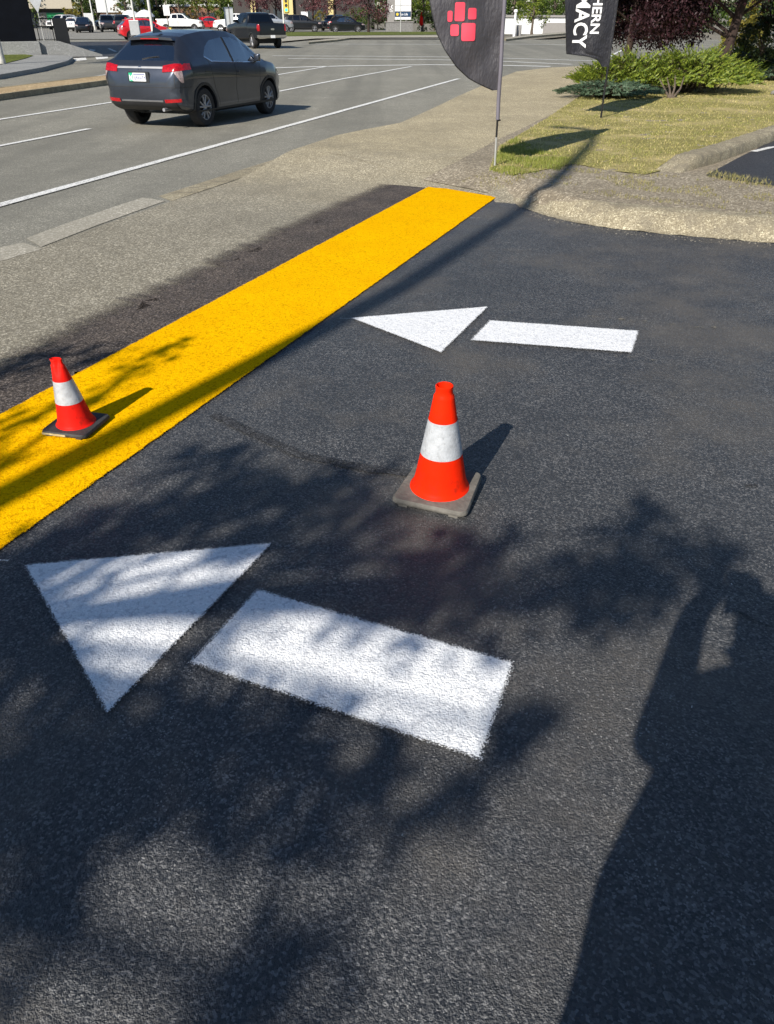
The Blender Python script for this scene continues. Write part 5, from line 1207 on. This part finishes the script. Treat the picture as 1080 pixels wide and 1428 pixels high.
# brick building with white siding
P = AT(164, 150); e = local_root('shop_building', 'brick building with white siding above, behind the parked SUVs', 'building', P, face_rz(P) - 0.15)
MB().box((-2.4, 0, -0.3), (3.0, 9, 2.1)).build('wall', M['tanbrick'], e); MB().box((-2.9, -0.3, 2.1), (3.4, 9.3, 5.5)).build('siding_wall', M['siding'], e)
MB().box((-2.5, -0.08, -0.3), (-1.5, 0, 2.1)).build('brick_pier', M['brick'], e); MB().box((3.0, 0.6, -0.3), (4.6, 6, 1.9)).build('annexe', M['beige'], e)
for k in range(4): MB().box((-2.4, -0.12, 0.2 + k * 0.5), (-1.6, -0.08, 0.35 + k * 0.5)).build('window', M['winglass'], e)
P = AT(250, 160); e = local_root('brick_building', 'low red-brown brick building behind the side-on white pickup', 'building', P, face_rz(P))
MB().box((-6.5, 0, -0.3), (7, 9, 2.9)).build('wall', M['brick'], e); MB().box((-6.7, -0.2, 2.9), (7.2, 9.2, 3.2)).build('roof', M['siding'], e)
for k in range(5): MB().box((-5.6 + 2.6 * k, -0.06, 0.9), (-4.0 + 2.6 * k, 0, 2.0)).build('window', M['winglass'], e)
P = AT(412, 135); e = local_root('shop_building', 'store with cream columns and dark windows behind the big black SUV', 'building', P, face_rz(P))
MB().box((-9, 0, -0.3), (12, 10, 4.2)).build('wall', M['darkrecess'], e); MB().box((-9.2, -0.6, 4.2), (12.2, 10, 5.4)).build('fascia', M['cream'], e)
for x in (-6.5, -1.0, 5.0): MB().box((x, -0.6, -0.3), (x + 0.75, -0.05, 4.2)).build('column', M['cream'], e)
for x in (-5.3, -3.2, 1.5, 3.2): MB().box((x, -0.08, 0.3), (x + 1.5, 0, 2.6)).build('window', M['winglass'], e)
MB().box((0.9, -0.16, 0.6), (1.9, -0.09, 2.2)).build('poster', M['pwhite'], e)
P = AT(735, 118); e = local_root('low_building', 'long pale grey wall of a low building beyond the side street', 'building', P, face_rz(P))
MB().box((-4.5, 0, -0.3), (9, 8, 1.55)).build('wall', M['siding'], e); MB().box((-4.7, -0.2, 1.55), (9.2, 8.2, 1.75)).build('roof', M['taupe'], e); MB().box((2.2, -0.1, -0.3), (6.5, 0, 0.95)).build('dark_door', M['taupe'], e)
# ------------------------------------------------------------------ poles, signs, signals, small street things
def post(name, label, cat, px, py, h_, r, mat, tilt=0, D=None):
    P = G3(px, py) if D is None else AT(px, D); e = local_root(name, label, cat, P, 0)
    MB().tube([(0, 0, -0.2), (tilt, 0, h_)], [r, r * 0.85], 8).build('post', mat, e, sm=60); return e, P
e, P = post('lamp_post', 'pale steel lamp post rising behind the roof of the dark crossover', 'lamp post', 216, 62, 8.0, 0.11, M['polewhite'])
MB().tube([(0, 0, 7.9), (0.9, -0.3, 8.2)], 0.05, 6).build('arm', M['polewhite'], e); MB().box((0.8, -0.42, 8.13), (1.4, -0.2, 8.25)).build('lamp_head', M['alu'], e, bevel=0.03)
e, P = post('lamp_post', 'slim pale post with a grey box, left of the taller lamp post', 'lamp post', 193, 61, 7.5, 0.075, M['polewhite'])
MB().box((-0.42, -0.12, 0.55), (0.30, 0.12, 1.5)).build('grey_box', M['alu'], e, bevel=0.02); MB().box((0, -0.3, 7.4), (0.7, -0.05, 7.5)).build('lamp_head', M['alu'], e)
e, P = post('lamp_post', 'thin pale lot lamp post among the green trees at the left', 'lamp post', 130, 0, 8.5, 0.10, M['polewhite'], 0, 130); MB().box((-0.5, -0.2, 8.4), (0.5, 0.2, 8.55)).build('lamp_head', M['alu'], e)
e, P = post('lamp_post', 'second thin lot lamp post in front of the brick building', 'lamp post', 151, 0, 8.5, 0.12, M['polegrey'], 0, 132); MB().box((-0.5, -0.2, 8.4), (0.5, 0.2, 8.55)).build('lamp_head', M['alu'], e)
e, P = post('street_sign', 'white street sign on a post with a yellow concrete foot, before the side-on white pickup', 'sign', 234, 0, 3.3, 0.06, M['bark'], 0, 108)
MB().box((-0.36, -0.08, 1.75), (0.36, -0.06, 2.75)).build('plate', M['pwhite'], e); MB().box((-0.32, -0.30, -0.1), (0.32, 0.30, 0.55)).build('foot', M['yellowp'], e, bevel=0.04)
e, P = post('street_sign', 'tall rectangular sign seen from behind, in front of the black pickup', 'sign', 326, 58, 2.55, 0.035, M['polewhite'], -0.12)
sgb = MB().box((-0.52, -0.09, 1.05), (0.20, -0.06, 2.35)).build('plate', M['alu'], e); MB().box((-0.16, -0.11, 1.02), (-0.08, -0.09, 2.4)).build('bracket', M['stone'], sgb)
# traffic signal
e, P = post('traffic_signal', 'pale signal pole with a yellow box foot and a lit green lamp', 'traffic signal', 397, 47, 5.2, 0.10, M['polewhite'])
MB().tube([(0, 0, -0.1), (0, 0, 0.55)], 0.15, 8).build('foot', M['yellowp'], e)
hd_ = MB().box((0.16, -0.12, 2.05), (0.66, 0.14, 3.35)).build('signal_head', M['yellowp'], e, bevel=0.03)
MB().box((0.02, 0.0, 1.93), (0.82, 0.03, 3.5)).build('backboard', M['cream'], e)
for z, mt in ((2.28, emit('green_signal', (0.03, 0.75, 0.32), 1.4)), (2.70, M['blackplastic']), (3.12, M['blackplastic'])):
    MB().lathe([(0.001, -0.135), (0.15, -0.135), (0.16, -0.12)], 18, None, 'y', (0.41, 0, z)).build('lens', mt, hd_)
# pylon sign
P = AT(557, 117); e = local_root('pylon_sign', 'pylon sign with white tenant panels on a stone plinth', 'sign', P, face_rz(P) + 0.12)
MB().box((-1.75, -0.5, -0.2), (1.75, 0.5, 1.0)).build('plinth', M['stone'], e, bevel=0.03); MB().box((-1.85, -0.56, 1.0), (1.8, 0.56, 1.10)).build('cap', M['taupe'], e)
MB().box((-1.55, -0.30, 1.10), (-0.70, 0.3, 6.0)).build('side_column', M['taupe'], e); bx_ = MB().box((-0.70, -0.42, 1.25), (1.55, 0.35, 6.0)).build('panel_box', M['taupe'], e)
for z0, z1_, mt in ((1.30, 1.55, 'pwhite'), (1.62, 2.15, 'navy'), (2.20, 2.80, 'pwhite'), (2.85, 3.5, 'pwhite'), (3.55, 4.3, 'pwhite')):
    MB().box((-0.60, -0.45, z0), (1.45, -0.421, z1_)).build('tenant_panel', M[mt], bx_)
tm = text_mesh('PA', 0.62, 0.015); link('lettering', place_text(tm, lambda c: Vector((-0.88 - c.y, -0.305, 2.15 + c.x))), M['pwhite'], e)
tm = text_mesh('Sun Life', 0.36, 0.006); link('lettering', place_text(tm, lambda c: Vector((0.02 + c.x * 0.93, -0.455, 1.76 + c.y))), M['pwhite'], bx_)
MB().lathe([(0.001, -0.456), (0.17, -0.456)], 16, None, 'y', (-0.30, 0, 1.87)).build('sun_mark', plain('sun_yellow', (0.8, 0.55, 0.05)), bx_)
e, P = post('flag_pole', 'thin grey pole standing in front of the pylon sign', 'pole', 559, 0, 6, 0.05, M['polegrey'], 0, 104)
e, P = post('bollard', 'white ball-topped post by the pale low building', 'post', 719, 0, 2.2, 0.14, M['pwhite'], 0, 96)
MB().lathe([(0.001, 2.32), (0.16, 2.28), (0.22, 2.12), (0.16, 2.0), (0.1, 1.98)], 16).build('globe', M['pwhite'], e, sm=60)
for k, px in enumerate((723, 727)):
    e, P = post('bin_post', 'dark short post beside the white ball-topped post', 'post', px, 0, 0.9, 0.16, M['taupe'], 0, 97); e['group'] = 'dark posts by the low building'
e, P = post('patio_umbrella', 'red closed patio umbrella by the bright green tree', 'umbrella', 588, 0, 0.4, 0.06, M['conc'], 0, 122)
MB().lathe([(0.03, 0.5), (0.26, 0.7), (0.22, 1.5), (0.03, 2.2)], 12).build('canopy', M['conered'], e, sm=40)
# canopies and stall
M['canvas'] = plain('white_canvas', (0.74, 0.74, 0.72), 0.8, var=0.05)
for px, D, lab in ((183, 118, 'white dome canopy behind the red stall'), (203, 116, 'white dome canopy beside the side-on white pickup')):
    P = AT(px, D); e = local_root('market_canopy', lab, 'canopy', P, 0, 'white market canopies')
    MB().lathe([(0.02, 2.35), (0.4, 2.28), (0.85, 2.05), (1.15, 1.75), (1.2, 1.6)], 16).build('canopy', M['canvas'], e, sm=60)
    for a in range(4): MB().tube([(math.cos(a * pi/2 + .7) * 1.05, math.sin(a * pi/2 + .7) * 1.05, 0), (math.cos(a * pi/2 + .7) * 1.05, math.sin(a * pi/2 + .7) * 1.05, 1.75)], 0.03, 6).build('leg', M['polewhite'], e)
P = AT(180, 112); e = local_root('market_stall', 'small red and yellow stall under the white canopies', 'stall', P, face_rz(P))
MB().box((-0.8, -0.3, 0.0), (0.9, 0.3, 0.75)).build('counter', M['conered'], e); MB().box((-0.3, -0.34, 0.75), (0.9, -0.28, 1.45)).build('price_board', M['cream'], e)
P = AT(125.5, 132); e = local_root('trailer', 'small white box trailer in the far lot', 'trailer', P, face_rz(P))
MB().box((-0.75, 0, 0.45), (0.55, 2.6, 2.0)).build('body', PAINT['white'], e, bevel=0.05)
for s in (-0.85, 0.6): MB().lathe([(0.12, s), (0.3, s), (0.3, s + 0.15), (0.12, s + 0.15)], 16, None, 'y').build('wheel', M['tyre'], e)
for ob in list(e.children):
    if ob.name.startswith('wheel'): ob.rotation_euler = (0, 0, pi / 2); ob.location = (0, 1.3, 0.3)

# ------------------------------------------------------------------ background: trees
g = 'trees across the street'
tree('birch_tree', 'pale slender trunk rooted in the grass at the left kerb', G3(2, 95), 7.0, 2.2, M['leaf_green'], M['birch'], 2500, 0.12, 0.55, None, trunk_r=0.13)
def far(px, D, h_, sp, lm, lab, n=1500, leaf=0.3, clear=0.2, shape='round', bark='bark', **k): return tree('tree', lab, AT(px, D), h_, sp, M[lm], M[bark], n, leaf, clear, g, shape, **k)
far(92, 160, 9, 2.8, 'leaf_dark', 'dark evergreen behind the parked white hatchback', shape='cone', clear=0.05, n=2500)
far(104, 142, 3.0, 1.6, 'leaf_yellow', 'yellowing shrub behind the nose-on black hatchback', 900, 0.25, 0.05)
far(70, 165, 3.5, 1.6, 'leaf_yellow', 'yellow tree between black building and beige shop', 700, 0.25, 0.1)
far(118, 165, 9, 3.4, 'leaf_green', 'green tree behind the thin lot lamp post', 2000)
far(138, 170, 10, 3.6, 'leaf_dark', 'tall dark green tree left of the brick building', 2500, 0.3, 0.1)
far(163, 140, 3.0, 1.0, 'leaf_orange', 'small orange-brown tree before the brick building', 500, 0.22, 0.2)
far(178, 148, 8, 2.2, 'leaf_green', 'green tree right of the brick building', 1800, 0.28, 0.12)
far(198, 150, 9, 3.2, 'leaf_green', 'broad green tree behind the white canopies', 2600, 0.3, 0.05)
far(222, 154, 9, 2.8, 'leaf_dark', 'dark green tree behind the side-on white pickup', 2600, 0.3, 0.05)
far(251, 135, 7.5, 3.0, 'leaf_green', 'green tree with a visible trunk behind the side-on white pickup', 1800, 0.26, 0.30)
far(265, 140, 2.8, 1.3, 'leaf_orange', 'orange shrub at the nose of the side-on white pickup', 700, 0.22, 0.05)
far(277, 145, 5.5, 2.0, 'leaf_orange', 'turning tree between the two white pickups', 900, 0.25, 0.2)
far(291, 142, 8.0, 2.6, 'leaf_bright', 'bright green tree above the second white pickup', 2300, 0.26, 0.18)
far(309, 150, 8.0, 2.4, 'leaf_green', 'green tree behind the grey sign back', 1900, 0.28, 0.1)
far(330, 150, 7.5, 2.2, 'leaf_bright', 'light green tree left of the purple trees', 1600, 0.26, 0.12)
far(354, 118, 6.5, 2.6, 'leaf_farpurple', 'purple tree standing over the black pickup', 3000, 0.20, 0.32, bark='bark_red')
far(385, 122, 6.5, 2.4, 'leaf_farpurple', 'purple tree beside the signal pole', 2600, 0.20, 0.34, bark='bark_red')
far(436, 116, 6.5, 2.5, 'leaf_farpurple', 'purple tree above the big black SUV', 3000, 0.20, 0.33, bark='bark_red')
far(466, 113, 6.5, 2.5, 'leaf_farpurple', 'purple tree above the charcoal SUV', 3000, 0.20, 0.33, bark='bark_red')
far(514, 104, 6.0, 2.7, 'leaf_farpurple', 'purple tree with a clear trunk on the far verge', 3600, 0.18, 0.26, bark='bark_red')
far(449, 128, 2.6, 1.1, 'leaf_yellow', 'yellow-green shrub between the far SUVs', 700, 0.2, 0.05)
far(497, 124, 2.4, 2.4, 'leaf_green', 'grey-green shrub behind the black hatchback under the purple trees', 1800, 0.2, 0.02)
far(527, 126, 2.6, 1.8, 'leaf_dark', 'dark shrub left of the pylon sign', 1400, 0.2, 0.02)
far(590, 122, 6.0, 1.9, 'leaf_bright', 'bright green tree right of the pylon sign', 2200, 0.22, 0.22)
far(606, 130, 3.0, 2.6, 'leaf_dark', 'dark hedge tree behind the charcoal banner', 2200, 0.25, 0.02)
far(640, 135, 6.5, 3.2, 'leaf_green', 'green tree hidden partly by the charcoal banner', 1800, 0.3, 0.1)
far(697, 108, 5.5, 1.9, 'leaf_green', 'green tree left of the white ball-topped post', 2000, 0.22, 0.25)
far(716, 128, 7.5, 3.2, 'leaf_green', 'green tree above the pale low building', 2600, 0.28, 0.2)
far(744, 106, 5.5, 2.3, 'leaf_bright', 'bright green tree over the pale low building', 2800, 0.22, 0.16)
far(772, 125, 6.5, 2.6, 'leaf_green', 'green tree left of the black banner', 2200, 0.26, 0.12)
far(806, 130, 7.0, 3.2, 'leaf_dark', 'dark green tree behind the black banner', 2400, 0.28, 0.05)
for i, px in enumerate((860, 915, 970, 1030, 1090)):
    far(px, 120 + 7 * (i % 3), 6.5, 4.2, ('leaf_green', 'leaf_dark')[i % 2], ('broad mid-green tree far behind the junipers and purple trees', 'broad dark green tree far behind the junipers and purple trees')[i % 2], 2000, 0.35, 0.03)
far(20, 150, 8, 4.5, 'leaf_green', 'green tree behind the black building', 1800, 0.35, 0.05)
o = link('far_wood', leaf_mesh('far_wood', np.concatenate([blob_points([(AT(px, 205).x, AT(px, 205).y, zg(205) + 2.2, 5.5, 3, 3.4 + (i * 37 % 5) * 0.5)], 700) for i, px in enumerate(range(-120, 1260, 34))]), 0.7, 0.7), M['leaf_green'])
tag(o, 'distant mass of green trees closing the view', 'trees', kind='stuff')

# ------------------------------------------------------------------ behind the camera: shade tree, street lamp and photographer
def sunward(px, py, L, z=0.0):
    X, Y = G(px, py); return Vector((X, Y, zg(Y))) + SDIR * L
SHADE = [  # picture x, y, radius in metres across the sun, leaf weight
    (20, 800, .17, 1.00), (95, 770, .17, 1.00), (170, 748, .16, 1.00), (250, 720, .17, 1.00), (330, 690, .18, 1.00), (420, 690, .17, 1.00), (490, 700, .16, 0.80), (360, 745, .15, 1.00), (450, 760, .16, 1.00), (540, 740, .15, 0.60),
    (580, 800, .14, 0.70), (640, 800, .13, 0.70), (600, 860, .12, 0.80), (680, 770, .12, 0.50), (530, 840, .12, 0.90), (690, 860, .11, 0.80), (760, 830, .12, 1.00), (820, 810, .13, 1.00), (880, 780, .14, 1.00), (900, 730, .11, 0.70),
    (930, 820, .11, 0.90), (870, 840, .10, 0.70), (960, 775, .11, 0.90), (1000, 790, .10, 0.80), (30, 880, .15, 1.00), (40, 960, .14, 1.00), (110, 1010, .14, 1.00), (60, 1060, .13, 1.00), (190, 1040, .13, 1.00), (280, 1000, .12, 0.90),
    (270, 1080, .12, 1.00), (360, 1040, .12, 1.00), (430, 1010, .10, 0.80), (440, 1080, .11, 0.90), (520, 1090, .10, 0.80), (150, 1110, .12, 0.90), (30, 1150, .12, 0.90), (90, 1190, .11, 0.80), (350, 1130, .10, 0.80), (430, 1170, .09, 0.80),
    (590, 1130, .07, 0.70), (640, 1120, .05, 0.50), (370, 1340, .10, 0.80), (420, 1400, .11, 0.90), (725, 1010, .075, 1.00), (700, 1060, .05, 0.60), (755, 990, .05, 0.60), (300, 900, .11, 0.22),
    (360, 870, .08, 0.22), (240, 490, .10, 0.55), (190, 520, .09, 0.40), (140, 500, .12, 0.60), (60, 500, .15, 0.80),
    (20, 520, .14, 0.70), (30, 590, .12, 0.50), (20, 650, .10, 0.40), (130, 560, .10, 0.30), (270, 640, .12, 0.60), (330, 640, .10, 0.60), (40, 1290, .06, 0.60), (20, 1400, .05, 0.40), (120, 1240, .05, 0.60), (300, 1390, .05, 0.50)]
SL = 6.6
M['leaf_shade'] = leafmat('shade_tree_leaves', [(0.04, 0.075, 0.014), (0.08, 0.12, 0.02), (0.12, 0.16, 0.03)], trans=0.12)
cpts = []; tips = []
for px, py, r, wgt in SHADE:
    c = sunward(px, py, SL + random.uniform(-1.0, 1.0)); tips.append((c, r))
    m_ = int(2600 * r * r * wgt * (1.1 if wgt >= 0.7 else 1.0) / 0.02 * 0.075 / 3.2) + 8
    q = RNG.normal(size=(m_, 3)) * r * 0.5; cpts.append(q + np.array(c))
# rest of the crown, sunward and sideways where its shade falls outside the picture
for k in range(70):
    px, py = random.uniform(-1300, -330), random.uniform(500, 950)
    c = sunward(px, py, SL + random.uniform(-1.2, 1.2)); r = random.uniform(0.2, 0.4); tips.append((c, r)); cpts.append(RNG.normal(size=(90, 3)) * r * 0.7 + np.array(c))
cen = sum((t[0] for t in tips), Vector((0, 0, 0))) / len(tips)
tb = Vector((cen.x - 0.6, cen.y - 0.5, 0.0))
root = empty('shade_tree', tb); tag(root, 'leafy tree behind the photographer that dapples the lot', 'tree')
m = MB(); fork = Vector((0.1, 0.1, 2.9))
m.tube([(0, 0, -0.2), (0, 0, 0.1), (0.05, 0, 1.2), fork], [0.26, 0.2, 0.16, 0.13], 12)
mains = []
for k in range(8):
    a = 2 * pi * k / 8; c = cen - tb + Vector((math.cos(a) * 1.1, math.sin(a) * 1.1, -0.4)); mains.append(c)
    m.tube([fork, fork.lerp(c, 0.5) + Vector((0, 0, 0.25)), c], [0.08, 0.055, 0.03], 8)
for c, r in tips:
    c = c - tb; b = min(mains, key=lambda q: (q - c).length)
    m.tube([b, b.lerp(c, 0.5) + Vector((0, 0, 0.05)), c], [0.022, 0.014, 0.005], 5)
m.build('trunk', M['bark'], root, sm=60)
cp = np.concatenate(cpts) - np.array(tb)
link('crown', leaf_mesh('crown', cp, 0.085, 0.6), M['leaf_shade'], root)
# curved-arm street lamp whose shadow runs along the yellow bar
h0 = Vector((math.sin(SUN_AZ), math.cos(SUN_AZ), 0)); lft = Vector((-h0.y, h0.x, 0))
q0 = Vector((*G(0, 693), 0)); q1 = Vector((*G(500, 441), 0)); mid = (q0 + q1) / 2
LB = mid - h0 * 7.5; LB.z = 0.016
lamp = empty('street_lamp', LB); tag(lamp, 'tall street lamp with a curved arm whose shadow runs along the yellow bar', 'street lamp')
pth = []
for px, py in [(560, 404), (640, 352), (700, 313), (745, 284)]:
    X, Y = G(px, py); d = Vector((X, Y, 0)) - LB; d.z = 0; al = d.dot(h0); pth.append((d.dot(lft), (al) * math.tan(SUN_EL) + zg(Y)))
for px, py in [(765, 262), (790, 238), (812, 215), (825, 200), (827, 190), (818, 182)]:
    X, Y = G(px, py, True); d = Vector((X, Y, 0)) - LB; d.z = 0; al = d.dot(h0); pth.append((d.dot(lft), al * math.tan(SUN_EL) + zg(Y) + vz(X, Y)))
full = [(0, -0.2), (0, 0.4), (0, 2.0), (0, 4.0)] + pth
m = MB(); m.tube([lft * u + Vector((0, 0, z)) for u, z in full], [0.10, 0.095, 0.085, 0.08] + [0.085 - 0.0005 * i for i in range(len(pth))], 10); m.build('pole', M['polegrey'], lamp, sm=60)
m = MB(); m.tube([(0, 0, -0.1), (0, 0, 0.02), (0, 0, 0.03), (0, 0, 0.3)], [0.24, 0.24, 0.15, 0.14], 12); m.build('foot', M['polegrey'], lamp)
u, z = full[-1]; m = MB(); a_ = lft * u + Vector((0, 0, z)); m.tube([a_, a_ + lft * 0.15 + Vector((0, 0, 0.03)), a_ + lft * 0.7 + Vector((0, 0, 0.02))], [0.06, 0.12, 0.07], 10); m.build('lamp_head', M['alu'], lamp, sm=50)

# photographer, standing behind the lens with a phone held up
M['skin'] = plain('skin', (0.50, 0.30, 0.21), 0.5, var=0.06)
M['shirt'] = plain('dark_shirt', (0.05, 0.055, 0.065), 0.9, var=0.2)
M['trousers'] = plain('work_trousers', (0.07, 0.065, 0.055), 0.9, var=0.2)
M['shoe'] = plain('shoe_leather', (0.03, 0.025, 0.02), 0.6)
M['hair'] = plain('brown_hair', (0.045, 0.03, 0.02), 0.7)
def skin_obj(name, verts, edges, root_i, parent):
    me = bpy.data.meshes.new(name); me.from_pydata([v[0] for v in verts], edges, []); o = bpy.data.objects.new(name, me); C.objects.link(o)
    md = o.modifiers.new('s', 'SKIN'); md.use_smooth_shade = True
    for i, v in enumerate(me.skin_vertices[0].data):
        r = verts[i][1]; v.radius = r if isinstance(r, tuple) else (r, r); v.use_root = (i == root_i)
    o.modifiers.new('d', 'SUBSURF').levels = 2; o.modifiers['d'].render_levels = 2
    dg = bpy.context.evaluated_depsgraph_get(); dg.update()
    me2 = bpy.data.meshes.new_from_object(o.evaluated_get(dg)); bpy.data.objects.remove(o); bpy.data.meshes.remove(me)
    return me2
BX, BY = -0.095, -0.45
Vb = []; Eb = []
def jv(p, r, par=None):
    Vb.append(((p[0] + BX, p[1] + BY, p[2]), r)); i = len(Vb) - 1
    if par is not None: Eb.append((par, i))
    return i
pel = jv((-0.02, 0, 0.95), (0.23, 0.17)); wst = jv((-0.02, 0, 1.12), (0.235, 0.175), pel); chs = jv((0, 0, 1.30), (0.21, 0.15), wst); shd = jv((0, 0.0, 1.45), (0.17, 0.12), chs)
nk = jv((0, 0.02, 1.53), 0.085, shd); hd0 = jv((0, 0.04, 1.60), (0.075, 0.085), nk); hd1 = jv((0, 0.05, 1.68), (0.085, 0.10), hd0); hd2 = jv((0, 0.045, 1.76), (0.06, 0.07), hd1)
hands = []
for s in (-1, 1):
    hp = jv((s * 0.11, 0, 0.88), 0.115, pel); kn = jv((s * 0.12, 0.03, 0.50), 0.085, hp); an = jv((s * 0.13, 0, 0.10), 0.06, kn); to = jv((s * 0.14, 0.13, 0.055), (0.045, 0.035), an)
    sh = jv((s * 0.20, 0.02, 1.465), 0.090, shd); el = jv((s * 0.125, 0.18, 1.24), 0.070, sh); wr_ = jv((s * 0.10 - BX * 0.7, 0.395, 1.49), 0.048, el)
    pm = jv((s * 0.065 - BX, 0.425, 1.555), (0.042, 0.028), wr_); hands.append((s, pm))
    for k in range(4):
        z = 1.545 + k * 0.021; f1 = jv((s * 0.060 - BX, 0.432, z), 0.010, pm); f2 = jv((s * 0.052 - BX, 0.452 if s < 0 else 0.420, z + 0.004), 0.009, f1); jv((s * 0.030 - BX, 0.456 if s < 0 else 0.416, z + 0.006), 0.008, f2)
    t1 = jv((s * 0.050 - BX, 0.412, 1.56), 0.012, pm); jv((s * 0.025 - BX, 0.414, 1.575), 0.010, t1)
bme = skin_obj('body', Vb, Eb, pel, None)
person = empty('person', (BX, BY, 0.016)); tag(person, 'photographer in a dark shirt holding up a phone, casting the large shadow', 'person')
for m_ in ('skin', 'shirt', 'trousers', 'shoe'): bme.materials.append(M[m_])
for f in bme.polygons:
    c = f.center; zz = c.z; lx = abs(c.x - BX); fy = c.y - BY
    f.material_index = 3 if zz < 0.10 else (2 if zz < 1.0 else (0 if (zz > 1.50 or fy > 0.20) else 1))
bo = bpy.data.objects.new('body', bme); C.objects.link(bo); bo.parent = person; bo.location = (-BX, -BY, 0)
hm = MB(); hm.lathe([(0.001, 0.125), (0.05, 0.118), (0.088, 0.085), (0.104, 0.03), (0.100, -0.03), (0.085, -0.05)], 20, lambda p: (p[0] * 0.95, p[1] * 1.08 - 0.012, p[2] + (0.03 * p[1] / 0.1 if p[2] < 0.05 else 0)))
hr = hm.build('hair', M['hair'], person, sm=60); hr.location = (0, 0.045, 1.71)
fm = MB()
fm.tube([(0, 0.145, 1.70), (0, 0.168, 1.665), (0, 0.15, 1.655)], [0.008, 0.014, 0.01], 8); fm.build('nose', M['skin'], person, sm=60)
for s in (-1, 1):
    e_ = MB(); e_.lathe([(0.001, 0.014), (0.010, 0.010), (0.014, 0), (0.010, -0.010), (0.001, -0.014)], 10, lambda p: (p[0] + s * 0.033, p[1] + 0.135, p[2] + 1.70)); e_.build('eye', M['pwhite'], person, sm=80)
    e_ = MB(); e_.lathe([(0.001, 0.032), (0.016, 0.02), (0.018, -0.01), (0.001, -0.03)], 10, lambda p: (p[0] * 0.4 + s * 0.090, p[1] + 0.035, p[2] + 1.685)); e_.build('ear', M['skin'], person, sm=80)
m_ = MB(); m_.tube([(-0.025, 0.136, 1.625), (0, 0.145, 1.622), (0.025, 0.136, 1.625)], [0.004, 0.007, 0.004], 6); m_.build('mouth', M['conered'], person)
ph = MB().box((-0.037, -0.030, 1.49), (0.037, -0.021, 1.64)).mesh('phone', None, True, 0.003)
pho = link('phone', ph, M['blackplastic']); tag(pho, 'black phone held up by the photographer', 'phone')
pho.matrix_world = Matrix.Translation((0, 0, H)) @ Matrix.Rotation(-PITCH * 0.45, 4, 'X') @ Matrix.Translation((0, 0, -H))
for o in list(TMP): drop(o)
